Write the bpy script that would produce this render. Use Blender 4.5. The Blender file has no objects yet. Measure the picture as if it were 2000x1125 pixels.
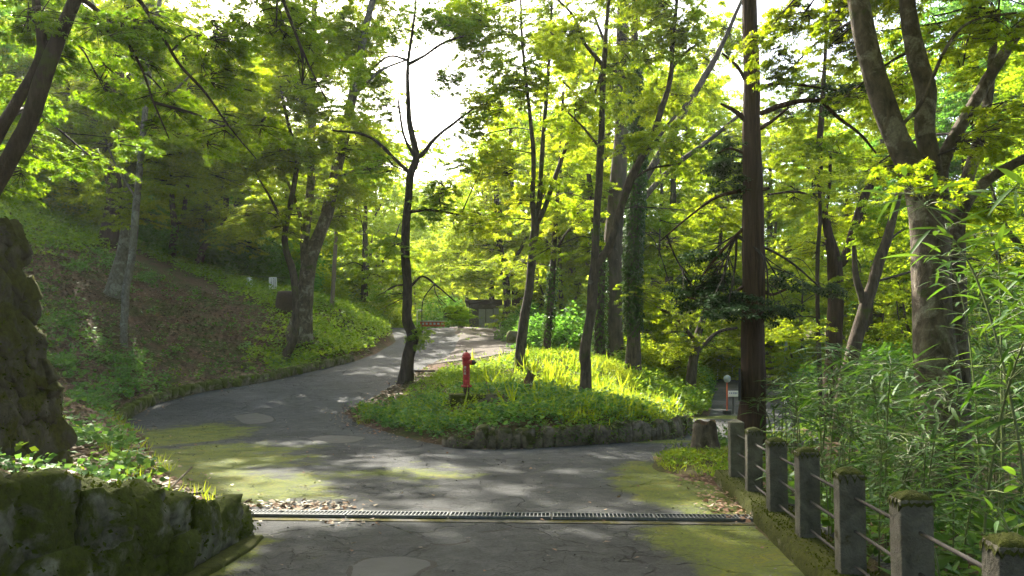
import bpy, bmesh, math, random
import numpy as np
from mathutils import Vector, Matrix

# ------------------------------------------------------------------ camera, sky, sun, exposure
SC = bpy.context.scene
COL = SC.collection
CAMZ, FPX, HOR = 1.6, 1480.0, 700.0            # eye height, focal length and horizon row in photo pixels
SUN_AZ, SUN_EL = -27.0, 42.0                    # degrees: left of straight ahead, above the horizon
cam = bpy.data.cameras.new('camera')
cam_o = bpy.data.objects.new('camera', cam); COL.objects.link(cam_o)
cam.sensor_width = 36.0; cam.lens = 36.0 * FPX / 2000.0
cam.shift_y = (HOR - 562.5) / 2000.0
cam.clip_start = 0.05; cam.clip_end = 3000
cam_o.location = (0, 0, CAMZ); cam_o.rotation_euler = (math.radians(90), 0, 0)
SC.camera = cam_o

world = bpy.data.worlds.new('World'); SC.world = world; world.use_nodes = True
wn = world.node_tree.nodes; wl = world.node_tree.links
sky = wn.new('ShaderNodeTexSky'); sky.sky_type = 'NISHITA'; sky.sun_disc = False
sky.sun_elevation = math.radians(SUN_EL); sky.sun_rotation = math.radians(SUN_AZ)
sky.dust_density = 6.0; sky.air_density = 1.0; sky.ozone_density = 0.4; sky.altitude = 300
wl.new(sky.outputs['Color'], wn['Background'].inputs['Color'])
wn['Background'].inputs['Strength'].default_value = 0.15

sun = bpy.data.lights.new('sun', 'SUN'); sun.energy = 4.0; sun.angle = math.radians(0.6)
sun.color = (1.0, 0.93, 0.80)
sun_o = bpy.data.objects.new('sun', sun); COL.objects.link(sun_o)
az, el = math.radians(SUN_AZ), math.radians(SUN_EL)
S2 = Vector((math.sin(az) * math.cos(el), math.cos(az) * math.cos(el), math.sin(el)))
sun_o.rotation_euler = S2.to_track_quat('Z', 'Y').to_euler()
sun_o.location = S2 * 60

vs = SC.view_settings
vs.view_transform = 'Standard'; vs.look = 'None'; vs.gamma = 1.0; vs.use_curve_mapping = False
vs.exposure = 2.5
SC.render.engine = 'CYCLES'
cy = SC.cycles
cy.use_denoising = True; cy.max_bounces = 10; cy.diffuse_bounces = 5; cy.glossy_bounces = 2
cy.transmission_bounces = 8; cy.transparent_max_bounces = 6; cy.volume_bounces = 1
cy.caustics_reflective = False; cy.caustics_refractive = False; cy.sample_clamp_indirect = 6.0
try:
    cy.denoiser = 'OPENIMAGEDENOISE'
    cy.denoising_input_passes = 'RGB_ALBEDO_NORMAL'; cy.denoising_prefilter = 'ACCURATE'
except Exception:
    pass

# ------------------------------------------------------------------ helpers
RNG = np.random.default_rng(7)
random.seed(7)
def PX(px, py, Y):
    return np.array([(px - 1000) * Y / FPX, Y, CAMZ + (HOR - py) * Y / FPX])
def smooth(a, b, x):
    t = np.clip((np.asarray(x, float) - a) / (b - a), 0, 1); return t * t * (3 - 2 * t)
def unit(v):
    v = np.asarray(v, float); return v / np.maximum(np.linalg.norm(v, axis=-1, keepdims=True), 1e-9)
_nz = [(RNG.uniform(0, 6.28), RNG.uniform(0, 6.28), RNG.uniform(0, 6.28)) for _ in range(8)]
def wob(x, y, s=1.0):                            # cheap smooth noise, about -1..1
    x = np.asarray(x, float) * s; y = np.asarray(y, float) * s
    v = 0
    for i, (a, b, c) in enumerate(_nz):
        f = 0.6 + 0.45 * i
        v = v + np.sin(x * f * math.cos(a) + y * f * math.sin(a) + b) * np.cos(y * f * math.cos(c) - x * f * math.sin(c) + a) / (1 + .25 * i)
    return v / 3.2

def link(o, parent=None):
    COL.objects.link(o)
    if parent is not None: o.parent = parent
    return o
def tag(o, label=None, cat=None, group=None, kind=None):
    if label: o['label'] = label
    if cat: o['category'] = cat
    if group: o['group'] = group
    if kind: o['kind'] = kind
    return o
def thing(name, label, cat, loc=(0, 0, 0), rz=0.0, group=None):
    o = bpy.data.objects.new(name, None); o.empty_display_size = .2
    o.location = loc; o.rotation_euler = (0, 0, rz); link(o)
    return tag(o, label, cat, group)
def mesh_np(name, V, faces, smooth_=False):
    """faces: list of int arrays (n,k)"""
    me = bpy.data.meshes.new(name)
    V = np.ascontiguousarray(V, dtype=np.float32)
    me.vertices.add(len(V)); me.vertices.foreach_set('co', V.ravel())
    loops = np.concatenate([f.ravel() for f in faces]).astype(np.int32)
    tot = np.concatenate([np.full(len(f), f.shape[1], np.int32) for f in faces])
    st = np.concatenate([[0], np.cumsum(tot)[:-1]]).astype(np.int32)
    me.loops.add(len(loops)); me.loops.foreach_set('vertex_index', loops)
    me.polygons.add(len(tot)); me.polygons.foreach_set('loop_start', st)
    try: me.polygons.foreach_set('loop_total', tot)
    except Exception: pass
    if smooth_: me.polygons.foreach_set('use_smooth', np.ones(len(tot), bool))
    me.update(calc_edges=True)
    return me
def obj_np(name, V, faces, mat, parent=None, smooth_=False, origin=None):
    if origin is not None: V = np.asarray(V) - np.asarray(origin)
    me = mesh_np(name, V, faces, smooth_)
    me.materials.append(mat)
    return link(bpy.data.objects.new(name, me), parent)
def bm_obj(name, bm, mat, parent=None, smooth_=False, loc=None):
    me = bpy.data.meshes.new(name); bm.to_mesh(me); bm.free()
    if smooth_:
        me.polygons.foreach_set('use_smooth', np.ones(len(me.polygons), bool))
    me.materials.append(mat)
    o = link(bpy.data.objects.new(name, me), parent)
    if loc is not None: o.location = loc
    return o
def share(name, me, parent, loc, rot=(0, 0, 0), sc=(1, 1, 1)):
    o = link(bpy.data.objects.new(name, me), parent); o.location = loc; o.rotation_euler = rot; o.scale = sc
    return o
def add_box(bm, c, s, rz=0.0, bevel=0.0, M=None):
    r = bmesh.ops.create_cube(bm, size=1)
    vs_ = r['verts']
    bmesh.ops.scale(bm, vec=s, verts=vs_)
    if bevel > 0:
        es = list({e for v in vs_ for e in v.link_edges})
        rb = bmesh.ops.bevel(bm, geom=es, offset=bevel, segments=2, affect='EDGES', profile=.6)
        vs_ = list({v for f in rb['faces'] for v in f.verts} | {v for v in vs_ if v.is_valid})
    if rz: bmesh.ops.rotate(bm, cent=(0, 0, 0), matrix=Matrix.Rotation(rz, 3, 'Z'), verts=vs_)
    if M is not None: bmesh.ops.transform(bm, matrix=M, verts=vs_)
    bmesh.ops.translate(bm, vec=c, verts=vs_)
    return vs_
def lathe(prof, seg=24):
    """prof: list of (r,z) -> V,F arrays"""
    n = len(prof); V = []; F = []
    for r, z in prof:
        for k in range(seg):
            a = 2 * math.pi * k / seg; V.append((r * math.cos(a), r * math.sin(a), z))
    for i in range(n - 1):
        for k in range(seg):
            F.append((i * seg + k, i * seg + (k + 1) % seg, (i + 1) * seg + (k + 1) % seg, (i + 1) * seg + k))
    return np.array(V), [np.array(F)]
def catmull(P, n):
    P = np.asarray(P, float)
    if len(P) < 3: 
        t = np.linspace(0, 1, n + 1)[:, None]; return P[0] * (1 - t) + P[-1] * t
    Q = np.vstack([2 * P[0] - P[1], P, 2 * P[-1] - P[-2]]); out = []
    for i in range(1, len(Q) - 2):
        p0, p1, p2, p3 = Q[i - 1:i + 3]
        for t in np.linspace(0, 1, n, endpoint=False):
            out.append(.5 * ((2 * p1) + (-p0 + p2) * t + (2 * p0 - 5 * p1 + 4 * p2 - p3) * t * t + (-p0 + 3 * p1 - 3 * p2 + p3) * t ** 3))
    out.append(P[-1]); return np.array(out)
def tube(P, R, sides=8, sub=3, rough=0.0, flare=0.0, seed=0, caps=True):
    """tapered tube along control points P with radii R -> V, quads"""
    C = catmull(P, sub); rr = np.interp(np.linspace(0, 1, len(C)), np.linspace(0, 1, len(R)), R)
    T = unit(np.gradient(C, axis=0))
    ref = np.array([1.0, 0.2, 0.1]) if abs(T[0][0]) < .8 else np.array([0, 1.0, .1])
    A = unit(np.cross(T, ref)); B = np.cross(T, A)
    th = np.linspace(0, 2 * math.pi, sides, endpoint=False)
    L = np.concatenate([[0], np.cumsum(np.linalg.norm(np.diff(C, axis=0), axis=1))])
    r = np.random.default_rng(seed)
    p = r.uniform(0, 6.28, 6)
    rad = rr[:, None] * np.ones((1, sides))
    if rough > 0:
        s = L[:, None] / max(rr[0], .02)
        rad = rad * (1 + rough * (np.sin(th[None] * 2 + p[0] + s * .35) + .8 * np.sin(th[None] * 3 + p[1] - s * .6) + .9 * np.sin(s * .9 + p[2] + th[None]) + .5 * np.sin(s * 2.3 + p[3]) + .4 * np.sin(th[None] * 5 + p[5]) + (.55 * np.sin(th[None] * 11 + p[0] + .6 * np.sin(s * .7)) + .35 * np.sin(th[None] * 9 - p[3] + s * .3) if sides > 20 else 0)) / 2)
    if flare > 0:
        d = np.exp(-L / (rr[0] * 1.5))[:, None]
        rad = rad * (1 + flare * d * (1 + .5 * np.sin(th[None] * 4 + p[4]) + .3 * np.sin(th[None] * 7 + p[1])))
    V = C[:, None] + rad[..., None] * (np.cos(th)[None, :, None] * A[:, None] + np.sin(th)[None, :, None] * B[:, None])
    n = len(C); V = V.reshape(-1, 3)
    i = np.arange(n - 1)[:, None] * sides; k = np.arange(sides)[None]
    F = np.stack([i + k, i + (k + 1) % sides, i + sides + (k + 1) % sides, i + sides + k], -1).reshape(-1, 4)
    return V, F, C, rr
class Batch:
    def __init__(s): s.V = []; s.F = {}; s.n = 0
    def add(s, V, *Fs):
        for F in Fs:
            F = np.asarray(F)
            s.F.setdefault(F.shape[1], []).append(F + s.n)
        s.V.append(V); s.n += len(V)
    def out(s): return np.concatenate(s.V), [np.concatenate(f) for f in s.F.values()]
    def obj(s, name, mat, parent=None, smooth_=False, origin=None):
        V, F = s.out(); return obj_np(name, V, F, mat, parent, smooth_, origin)

# leaf templates: along, across, up ; faces
LT = {
 'quad': (np.array([(0, 0, 0), (.45, .30, .05), (1, 0, -.05), (.45, -.30, .05)]), [np.array([[0, 3, 2, 1]])]),
 'wide': (np.array([(0, 0, 0), (.35, .42, .07), (1, 0, -.06), (.35, -.42, .07)]), [np.array([[0, 3, 2, 1]])]),
 'grass': (np.array([(0, .035, 0), (0, -.035, 0), (.6, -.025, .0), (.6, .025, 0), (1, 0, -.12)]), [np.array([[0, 1, 2, 3]]), np.array([[3, 2, 4]])]),
}
def _star(angs, lens, val):
    V = [(0, 0, 0)]; q = []; t = []
    n = len(angs)
    tips = [(l * math.cos(a), l * math.sin(a), -.10 * l * l) for a, l in zip(angs, lens)]
    vals = [(val * math.cos((angs[i] + angs[i + 1]) / 2), val * math.sin((angs[i] + angs[i + 1]) / 2), .03) for i in range(n - 1)]
    V += tips + vals
    for i in range(n):
        if i == 0: t.append((0, 1, 1 + n))
        elif i == n - 1: t.append((0, 1 + n + i - 1, 1 + i))
        else: q.append((0, 1 + n + i - 1, 1 + i, 1 + n + i))
    return np.array(V, float), [np.array(q), np.array(t)]
R_ = math.radians
LT['star5'] = _star([R_(-105), R_(-52), 0, R_(52), R_(105)], [.55, .85, 1, .85, .55], .34)
LT['star3'] = _star([R_(-62), 0, R_(62)], [.8, 1, .8], .36)
def leaves_np(kind, C, D, N, S):
    T, Fs = LT[kind]
    D = unit(D); A = unit(np.cross(N, D)); N2 = np.cross(D, A)
    V = C[:, None] + S[:, None, None] * (T[None, :, 0, None] * D[:, None] + T[None, :, 1, None] * A[:, None] + T[None, :, 2, None] * N2[:, None])
    k = len(T); off = (np.arange(len(C)) * k)[:, None, None]
    return V.reshape(-1, 3), [(f[None] + off).reshape(-1, f.shape[1]) for f in Fs]

# ------------------------------------------------------------------ materials
def nt(name):
    m = bpy.data.materials.new(name); m.use_nodes = True
    n = m.node_tree.nodes; l = m.node_tree.links
    return m, n, l, n['Principled BSDF']
def N(n, t, **kw):
    x = n.new(t)
    for k, v in kw.items():
        if k.startswith('i_'): x.inputs[k[2:].replace('_', ' ')].default_value = v
        else: setattr(x, k, v)
    return x
def ramp(n, stops, interp='LINEAR'):
    r = n.new('ShaderNodeValToRGB'); r.color_ramp.interpolation = interp
    e = r.color_ramp.elements
    while len(e) < len(stops): e.new(0.5)
    for x, (p, c) in zip(e, stops):
        x.position = p; x.color = (c[0], c[1], c[2], 1) if hasattr(c, '__len__') else (c, c, c, 1)
    return r
def mixc(n, l, fac, a, b, mode='MIX'):
    m = n.new('ShaderNodeMix'); m.data_type = 'RGBA'; m.blend_type = mode
    for sock, v in ((m.inputs[0], fac), (m.inputs[6], a), (m.inputs[7], b)):
        if hasattr(v, 'is_output'): l.new(v, sock)
        elif hasattr(v, '__len__'): sock.default_value = (*v[:3], 1)
        else: sock.default_value = v
    return m.outputs[2]
def math_(n, l, op, a, b=None, clamp=False):
    m = n.new('ShaderNodeMath'); m.operation = op; m.use_clamp = clamp
    for i, v in enumerate((a, b)):
        if v is None: continue
        if hasattr(v, 'is_output'): l.new(v, m.inputs[i])
        else: m.inputs[i].default_value = v
    return m.outputs[0]
def noise(n, l, scale, detail=4, rough=.55, vec=None, dist=0.0):
    x = n.new('ShaderNodeTexNoise'); x.inputs['Scale'].default_value = scale; x.inputs['Detail'].default_value = detail
    x.inputs['Roughness'].default_value = rough; x.inputs['Distortion'].default_value = dist
    if vec is not None: l.new(vec, x.inputs['Vector'])
    return x.outputs['Fac']
def bump(n, l, h, strength=.5, dist=.02):
    b = n.new('ShaderNodeBump'); b.inputs['Strength'].default_value = strength; b.inputs['Distance'].default_value = dist
    l.new(h, b.inputs['Height']); return b.outputs['Normal']
def plain(name, col, rough=.6, metal=0.0, var=.25, scale=9.0, bmp=.2):
    m, n, l, p = nt(name)
    g = n.new('ShaderNodeNewGeometry')
    f = noise(n, l, scale, 5, .6, g.outputs['Position'])
    r = ramp(n, [(.3, [c * (1 - var) for c in col]), (.7, [min(1, c * (1 + var)) for c in col])]); l.new(f, r.inputs[0])
    l.new(r.outputs[0], p.inputs['Base Color']); p.inputs['Roughness'].default_value = rough; p.inputs['Metallic'].default_value = metal
    if bmp: l.new(bump(n, l, noise(n, l, scale * 8, 3, .6, g.outputs['Position']), bmp, .01), p.inputs['Normal'])
    return m
def leaf_mat(name, lo, hi, tr_lo, tr_hi, tfac=.5, gloss=.12, patch=.35):
    m, n, l, p = nt(name); out = n['Material Output']; n.remove(p)
    g = n.new('ShaderNodeNewGeometry')
    big = noise(n, l, patch, 2, .5, g.outputs['Position'])
    oi = n.new('ShaderNodeObjectInfo')
    f = math_(n, l, 'ADD', math_(n, l, 'ADD', math_(n, l, 'MULTIPLY', g.outputs['Random Per Island'], .45), math_(n, l, 'MULTIPLY', math_(n, l, 'SUBTRACT', oi.outputs['Random'], .4), .35)), math_(n, l, 'MULTIPLY', math_(n, l, 'SUBTRACT', big, .28), 1.0), True)
    c1 = mixc(n, l, f, lo, hi); c2 = mixc(n, l, f, tr_lo, tr_hi)
    d = n.new('ShaderNodeBsdfDiffuse'); l.new(c1, d.inputs[0])
    t = n.new('ShaderNodeBsdfTranslucent'); l.new(c2, t.inputs[0])
    gl = n.new('ShaderNodeBsdfGlossy'); gl.inputs['Roughness'].default_value = .45; gl.inputs[0].default_value = (.8, .9, .8, 1)
    m1 = n.new('ShaderNodeMixShader'); m1.inputs[0].default_value = tfac; l.new(d.outputs[0], m1.inputs[1]); l.new(t.outputs[0], m1.inputs[2])
    fr = n.new('ShaderNodeFresnel'); fr.inputs[0].default_value = 1.35
    m2 = n.new('ShaderNodeMixShader'); l.new(math_(n, l, 'MULTIPLY', fr.outputs[0], gloss * 5), m2.inputs[0]); l.new(m1.outputs[0], m2.inputs[1]); l.new(gl.outputs[0], m2.inputs[2])
    l.new(m2.outputs[0], out.inputs[0]); return m
def bark_mat(name, dark, light, lichen=None, lich=.5, moss=0.0, zs=.25, scale=14, ring=False):
    m, n, l, p = nt(name)
    tc = n.new('ShaderNodeTexCoord'); mp = n.new('ShaderNodeMapping'); mp.inputs['Scale'].default_value = (1, 1, zs); l.new(tc.outputs['Object'], mp.inputs[0])
    f = noise(n, l, scale, 8, .68, mp.outputs[0], .4)
    r = ramp(n, [(.32, dark), (.52, [(a + b) / 2 for a, b in zip(dark, light)]), (.72, light)]); l.new(f, r.inputs[0]); c = r.outputs[0]
    if lichen:
        f2 = noise(n, l, 3.2, 6, .65, tc.outputs['Object'], .6); r2 = ramp(n, [(lich, 0.0), (lich + .08, 1.0)]); l.new(f2, r2.inputs[0])
        f3 = ramp(n, [(.35, .35), (.65, 1.0)]); l.new(noise(n, l, 40, 3, .6, tc.outputs['Object']), f3.inputs[0])
        c = mixc(n, l, math_(n, l, 'MULTIPLY', r2.outputs[0], math_(n, l, 'MULTIPLY', f3.outputs[0], .8)), c, lichen)
    if moss > 0:
        f4 = noise(n, l, 2.2, 6, .65, tc.outputs['Object'], .3); r4 = ramp(n, [(.62 - moss * .35, 0.0), (.70 - moss * .3, 1.0)]); l.new(f4, r4.inputs[0])
        c = mixc(n, l, math_(n, l, 'MULTIPLY', r4.outputs[0], .85), c, (.055, .075, .012))
    l.new(c, p.inputs['Base Color']); p.inputs['Roughness'].default_value = .9; p.inputs['Specular IOR Level'].default_value = .2
    l.new(bump(n, l, f, .9, .05), p.inputs['Normal']); return m
def stone_mat(name, a, b, moss=.5, mosscol=(.075, .095, .012), rnd=True, up=.6):
    m, n, l, p = nt(name)
    g = n.new('ShaderNodeNewGeometry'); pos = g.outputs['Position']
    f = noise(n, l, 7, 8, .65, pos, .3)
    r = ramp(n, [(.3, a), (.7, b)]); l.new(f, r.inputs[0])
    mf = noise(n, l, 2.6, 7, .68, pos, .5)
    sx = n.new('ShaderNodeSeparateXYZ'); l.new(g.outputs['Normal'], sx.inputs[0])
    s = math_(n, l, 'ADD', mf, math_(n, l, 'MULTIPLY', sx.outputs[2], up * .3))
    r2 = ramp(n, [(.72 - moss * .45, 0.0), (.80 - moss * .42, 1.0)]); l.new(s, r2.inputs[0])
    mc = ramp(n, [(.35, [c * .45 for c in mosscol]), (.65, mosscol)]); l.new(noise(n, l, 18, 5, .7, pos), mc.inputs[0])
    l.new(mixc(n, l, r2.outputs[0], r.outputs[0], mc.outputs[0]), p.inputs['Base Color']); p.inputs['Roughness'].default_value = .92
    p.inputs['Specular IOR Level'].default_value = .2
    h = math_(n, l, 'ADD', f, math_(n, l, 'MULTIPLY', noise(n, l, 70, 4, .7, pos), .35))
    l.new(bump(n, l, h, .8, .05), p.inputs['Normal']); return m

M = {}
M['maple'] = leaf_mat('maple_leaf', (.030, .075, .006), (.085, .135, .008), (.24, .42, .006), (.64, .70, .016), .64, .02)
M['maple_dark'] = leaf_mat('maple_leaf_deep', (.022, .068, .007), (.055, .115, .009), (.18, .37, .006), (.46, .60, .014), .60, .02)
M['maple_sunlit'] = leaf_mat('maple_leaf_sunlit', (.055, .105, .008), (.125, .16, .010), (.30, .52, .010), (.72, .74, .02), .66, .02)  # maple leaf again, brighter and yellower: sunlight painted into its colour
M['wood'] = leaf_mat('woodland_leaf', (.028, .072, .008), (.075, .135, .012), (.22, .42, .012), (.58, .68, .022), .62, .015)
M['wood_dark'] = leaf_mat('woodland_leaf_dark', (.026, .075, .016), (.062, .135, .022), (.11, .34, .025), (.30, .56, .05), .55, .02)
M['fir'] = leaf_mat('fir_needle', (.010, .034, .010), (.030, .070, .018), (.012, .04, .008), (.05, .10, .015), .25, .03, .8)
M['ivy'] = leaf_mat('ivy_leaf', (.012, .045, .008), (.05, .11, .014), (.04, .12, .01), (.16, .28, .02), .35, .06, 1.2)
M['herb'] = leaf_mat('herb_leaf', (.030, .092, .012), (.10, .19, .018), (.14, .32, .012), (.46, .58, .03), .5, .03, .8)
M['herb_cool'] = leaf_mat('herb_leaf_cool', (.035, .100, .026), (.085, .18, .045), (.08, .22, .03), (.24, .42, .05), .42, .04, .9)
M['grass'] = leaf_mat('grass_blade', (.05, .115, .010), (.13, .20, .016), (.20, .36, .012), (.58, .62, .03), .55, .02, .8)
M['bamboo_leaf'] = leaf_mat('bamboo_leaf', (.018, .060, .010), (.055, .120, .018), (.055, .18, .010), (.24, .40, .025), .42, .05, 1.5)
M['ivy_wall'] = leaf_mat('creeper_leaf', (.020, .05, .010), (.07, .11, .018), (.06, .15, .01), (.25, .32, .025), .4, .03, 1.8)
M['litter'] = leaf_mat('leaf_litter', (.09, .050, .034), (.30, .185, .125), (.06, .03, .012), (.2, .11, .05), .15, .05, 2.0)
M['bark_maple'] = bark_mat('maple_bark', (.026, .020, .015), (.135, .103, .076), (.20, .20, .17), .60, .2)
M['bark_dark'] = bark_mat('dark_bark', (.016, .012, .009), (.085, .062, .047), (.09, .10, .08), .66, .15)
M['bark_pale'] = bark_mat('pale_bark', (.075, .065, .05), (.24, .215, .175), (.32, .32, .28), .52, .1, zs=.6)
M['bark_big'] = bark_mat('mottled_bark', (.036, .028, .021), (.18, .145, .105), (.32, .29, .23), .52, .08, zs=.5, scale=11)
M['bark_cedar'] = bark_mat('cedar_bark', (.020, .012, .008), (.105, .062, .042), None, .5, 0.0, zs=.06, scale=22)
M['bark_red'] = bark_mat('red_brown_bark', (.020, .012, .010), (.085, .050, .038), None, .5, .1, zs=.15, scale=16)
M['bark_far'] = bark_mat('woodland_bark', (.03, .024, .018), (.13, .10, .075), (.2, .2, .17), .62, .2, scale=6)
M['twig'] = plain('twig_bark', (.028, .020, .015), .9, bmp=0)
M['culm'] = plain('bamboo_culm', (.10, .13, .035), .5, var=.45, scale=3, bmp=0)
M['stone_wall'] = stone_mat('mossy_wall_stone', (.035, .033, .026), (.24, .235, .18), .64, (.07, .086, .010))
M['stone_pillar'] = stone_mat('mossy_pillar_stone', (.018, .015, .010), (.10, .092, .066), .60, (.066, .068, .009))
M['stone_kerb'] = stone_mat('mossy_kerb_stone', (.07, .06, .045), (.23, .20, .14), .62, (.085, .10, .015))
M['stone_island'] = stone_mat('island_wall_stone', (.045, .038, .03), (.20, .17, .13), .40, (.05, .058, .010))
M['concrete'] = stone_mat('weathered_concrete', (.055, .053, .045), (.13, .122, .10), .2, (.10, .09, .02))
M['post'] = stone_mat('weathered_post_concrete', (.065, .061, .049), (.19, .178, .142), .2, (.06, .052, .010), up=.2)
M['kerb_moss'] = stone_mat('mossy_concrete', (.10, .095, .07), (.22, .20, .15), .85, (.058, .066, .007))
M['moss'] = stone_mat('moss_cushion', (.03, .036, .008), (.06, .07, .010), .9, (.06, .072, .008))
M['galv'] = plain('galvanised_steel', (.12, .13, .13), .6, .4, .3, 20, .1)
M['rail'] = plain('weathered_rail', (.032, .027, .023), .85, 0, .4, 12, .2)
M['red'] = plain('red_hydrant_paint', (.36, .014, .016), .5, 0, .38, 18, .25)
M['black'] = plain('black_rubber', (.012, .012, .013), .6, 0, .2, 10, .1)
M['rust'] = plain('rusty_iron', (.05, .030, .022), .85, 0, .5, 22, .5)
M['white'] = plain('white_paint', (.72, .72, .70), .6, 0, .06, 8, .1)
M['whitegrey'] = plain('old_white_board', (.55, .56, .54), .7, 0, .15, 8, .1)
M['ink'] = plain('dark_lettering', (.03, .03, .035), .7, 0, .1, 8, 0)
M['blue_ink'] = plain('blue_lettering', (.08, .12, .32), .7, 0, .1, 8, 0)
M['orange'] = plain('orange_red_paint', (.50, .10, .035), .6, 0, .15, 6, 0)
M['teal'] = plain('teal_paint', (.04, .20, .19), .6, 0, .2, 6, 0)
M['brownwood'] = plain('weathered_timber', (.17, .095, .055), .85, 0, .3, 12, .3)
M['roof'] = plain('dark_board_roof', (.06, .055, .05), .85, 0, .4, 9, .3)
M['shedwall'] = plain('pale_shed_panel', (.30, .32, .30), .8, 0, .15, 6, .1)
M['pole'] = plain('grey_steel_pole', (.30, .32, .34), .5, .4, .15, 6, .05)
M['lamp_pole'] = plain('brown_timber_pole', (.16, .12, .09), .8, 0, .2, 10, .2)
M['paint_line'] = plain('road_line_paint', (.6, .6, .57), .8, 0, .25, 12, 0)
M['log'] = bark_mat('rotten_wood', (.03, .018, .011), (.16, .095, .055), None, .5, .35, zs=.2, scale=12)
M['glass'] = plain('car_glass', (.03, .035, .04), .1, 0, .1, 3, 0)
M['carpaint'] = plain('silver_car_paint', (.62, .64, .66), .3, .2, .03, 3, 0)

def asphalt_mat():
    m, n, l, p = nt('old_asphalt')
    g = n.new('ShaderNodeNewGeometry'); pos = g.outputs['Position']
    big = noise(n, l, .55, 5, .6, pos, .6); fine = noise(n, l, 38, 8, .82, pos); mid = noise(n, l, 5, 6, .7, pos, .4)
    c = ramp(n, [(.3, (.028, .030, .030)), (.5, (.047, .050, .051)), (.72, (.076, .078, .077))]); l.new(mid, c.inputs[0])
    c2 = ramp(n, [(.35, .72), (.65, 1.18)]); l.new(big, c2.inputs[0])
    col = mixc(n, l, 1.0, c.outputs[0], c2.outputs[0], 'MULTIPLY')
    c3 = ramp(n, [(.30, .40), (.48, 1.0), (.70, 1.6)]); l.new(fine, c3.inputs[0])
    col = mixc(n, l, .8, col, mixc(n, l, 1.0, col, c3.outputs[0], 'MULTIPLY'))
    # cracks
    wv = n.new('ShaderNodeVectorMath'); wv.operation = 'ADD'
    nn = n.new('ShaderNodeTexNoise'); nn.inputs['Scale'].default_value = 1.7; nn.inputs['Detail'].default_value = 6; l.new(pos, nn.inputs['Vector'])
    sc_ = n.new('ShaderNodeVectorMath'); sc_.operation = 'SCALE'; sc_.inputs['Scale'].default_value = .9; l.new(nn.outputs['Color'], sc_.inputs[0])
    l.new(pos, wv.inputs[0]); l.new(sc_.outputs[0], wv.inputs[1])
    def cracks(scale, w):
        v = n.new('ShaderNodeTexVoronoi'); v.feature = 'DISTANCE_TO_EDGE'; v.inputs['Scale'].default_value = scale; l.new(wv.outputs[0], v.inputs['Vector'])
        r = ramp(n, [(0, 1.0), (w, 0.0)]); l.new(v.outputs['Distance'], r.inputs[0]); return r.outputs[0]
    ck = math_(n, l, 'MULTIPLY', cracks(.62, .015), ramp_from(n, l, noise(n, l, .9, 3, .6, pos), .42, .52)); 
    mk = ramp(n, [(.44, 0.0), (.54, 1.0)]); l.new(noise(n, l, .42, 3, .5, pos), mk.inputs[0])
    ck2 = math_(n, l, 'MULTIPLY', cracks(4.5, .05), mk.outputs[0])
    ckk = math_(n, l, 'MAXIMUM', ck, math_(n, l, 'MULTIPLY', ck2, .5))
    ckk = math_(n, l, 'MULTIPLY', ckk, math_(n, l, 'MULTIPLY', ramp_from(n, l, noise(n, l, 2.2, 3, .6, pos), .38, .52), 1.0))
    col = mixc(n, l, math_(n, l, 'MULTIPLY', ckk, .62), col, (.02, .020, .016))
    # moss grows in patches by the damp edges
    sx = n.new('ShaderNodeSeparateXYZ'); l.new(pos, sx.inputs[0]); X, Y = sx.outputs[0], sx.outputs[1]
    def blob(cx, cy, rx, ry):
        a = math_(n, l, 'DIVIDE', math_(n, l, 'SUBTRACT', X, cx), rx); b = math_(n, l, 'DIVIDE', math_(n, l, 'SUBTRACT', Y, cy), ry)
        d = math_(n, l, 'SQRT', math_(n, l, 'ADD', math_(n, l, 'MULTIPLY', a, a), math_(n, l, 'MULTIPLY', b, b)))
        return math_(n, l, 'SUBTRACT', 1.0, d, True)
    tot = None
    for b in ((-5.2, 11.6, 3.0, 3.8), (-3.7, 9.3, 2.3, 1.9), (-6.6, 15.2, 1.9, 2.6), (2.1, 9.5, 1.15, 3.2), (1.85, 6.3, 1.0, 2.3), (1.7, 4.0, .9, 2.2), (-2.5, 6.2, .7, 1.2), (5.6, 20.6, 2.2, .8), (2.6, 14.6, 2.4, .55), (-1.7, 10.6, 2.4, 1.6)):
        x = blob(*b); x = math_(n, l, 'MULTIPLY', x, .5) if b[0] == -1.7 else x
        tot = x if tot is None else math_(n, l, 'MAXIMUM', tot, x)
    ms = math_(n, l, 'ADD', math_(n, l, 'MULTIPLY', tot, 1.15), math_(n, l, 'MULTIPLY', math_(n, l, 'SUBTRACT', noise(n, l, 1.3, 10, .74, pos, .3), .5), 1.9))
    mr = ramp(n, [(.30, 0.0), (.56, 1.0)]); l.new(ms, mr.inputs[0])
    fineg = ramp(n, [(.36, .3), (.6, 1.0)]); l.new(noise(n, l, 26, 5, .7, pos), fineg.inputs[0])
    mc = ramp(n, [(.3, (.054, .072, .005)), (.5, (.112, .140, .006)), (.7, (.165, .155, .007))]); l.new(noise(n, l, 2.4, 5, .65, pos), mc.inputs[0])
    mf = math_(n, l, 'MULTIPLY', math_(n, l, 'MULTIPLY', mr.outputs[0], .95), fineg.outputs[0])
    col = mixc(n, l, mf, col, mc.outputs[0])
    l.new(col, p.inputs['Base Color'])
    rr = ramp(n, [(.3, .8), (.7, .95)]); l.new(mid, rr.inputs[0]); l.new(rr.outputs[0], p.inputs['Roughness'])
    p.inputs['Specular IOR Level'].default_value = .18
    h = math_(n, l, 'SUBTRACT', math_(n, l, 'ADD', math_(n, l, 'MULTIPLY', fine, .5), math_(n, l, 'MULTIPLY', mid, .6)), math_(n, l, 'MULTIPLY', ckk, 1.2))
    l.new(bump(n, l, h, .9, .04), p.inputs['Normal']); return m
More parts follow.
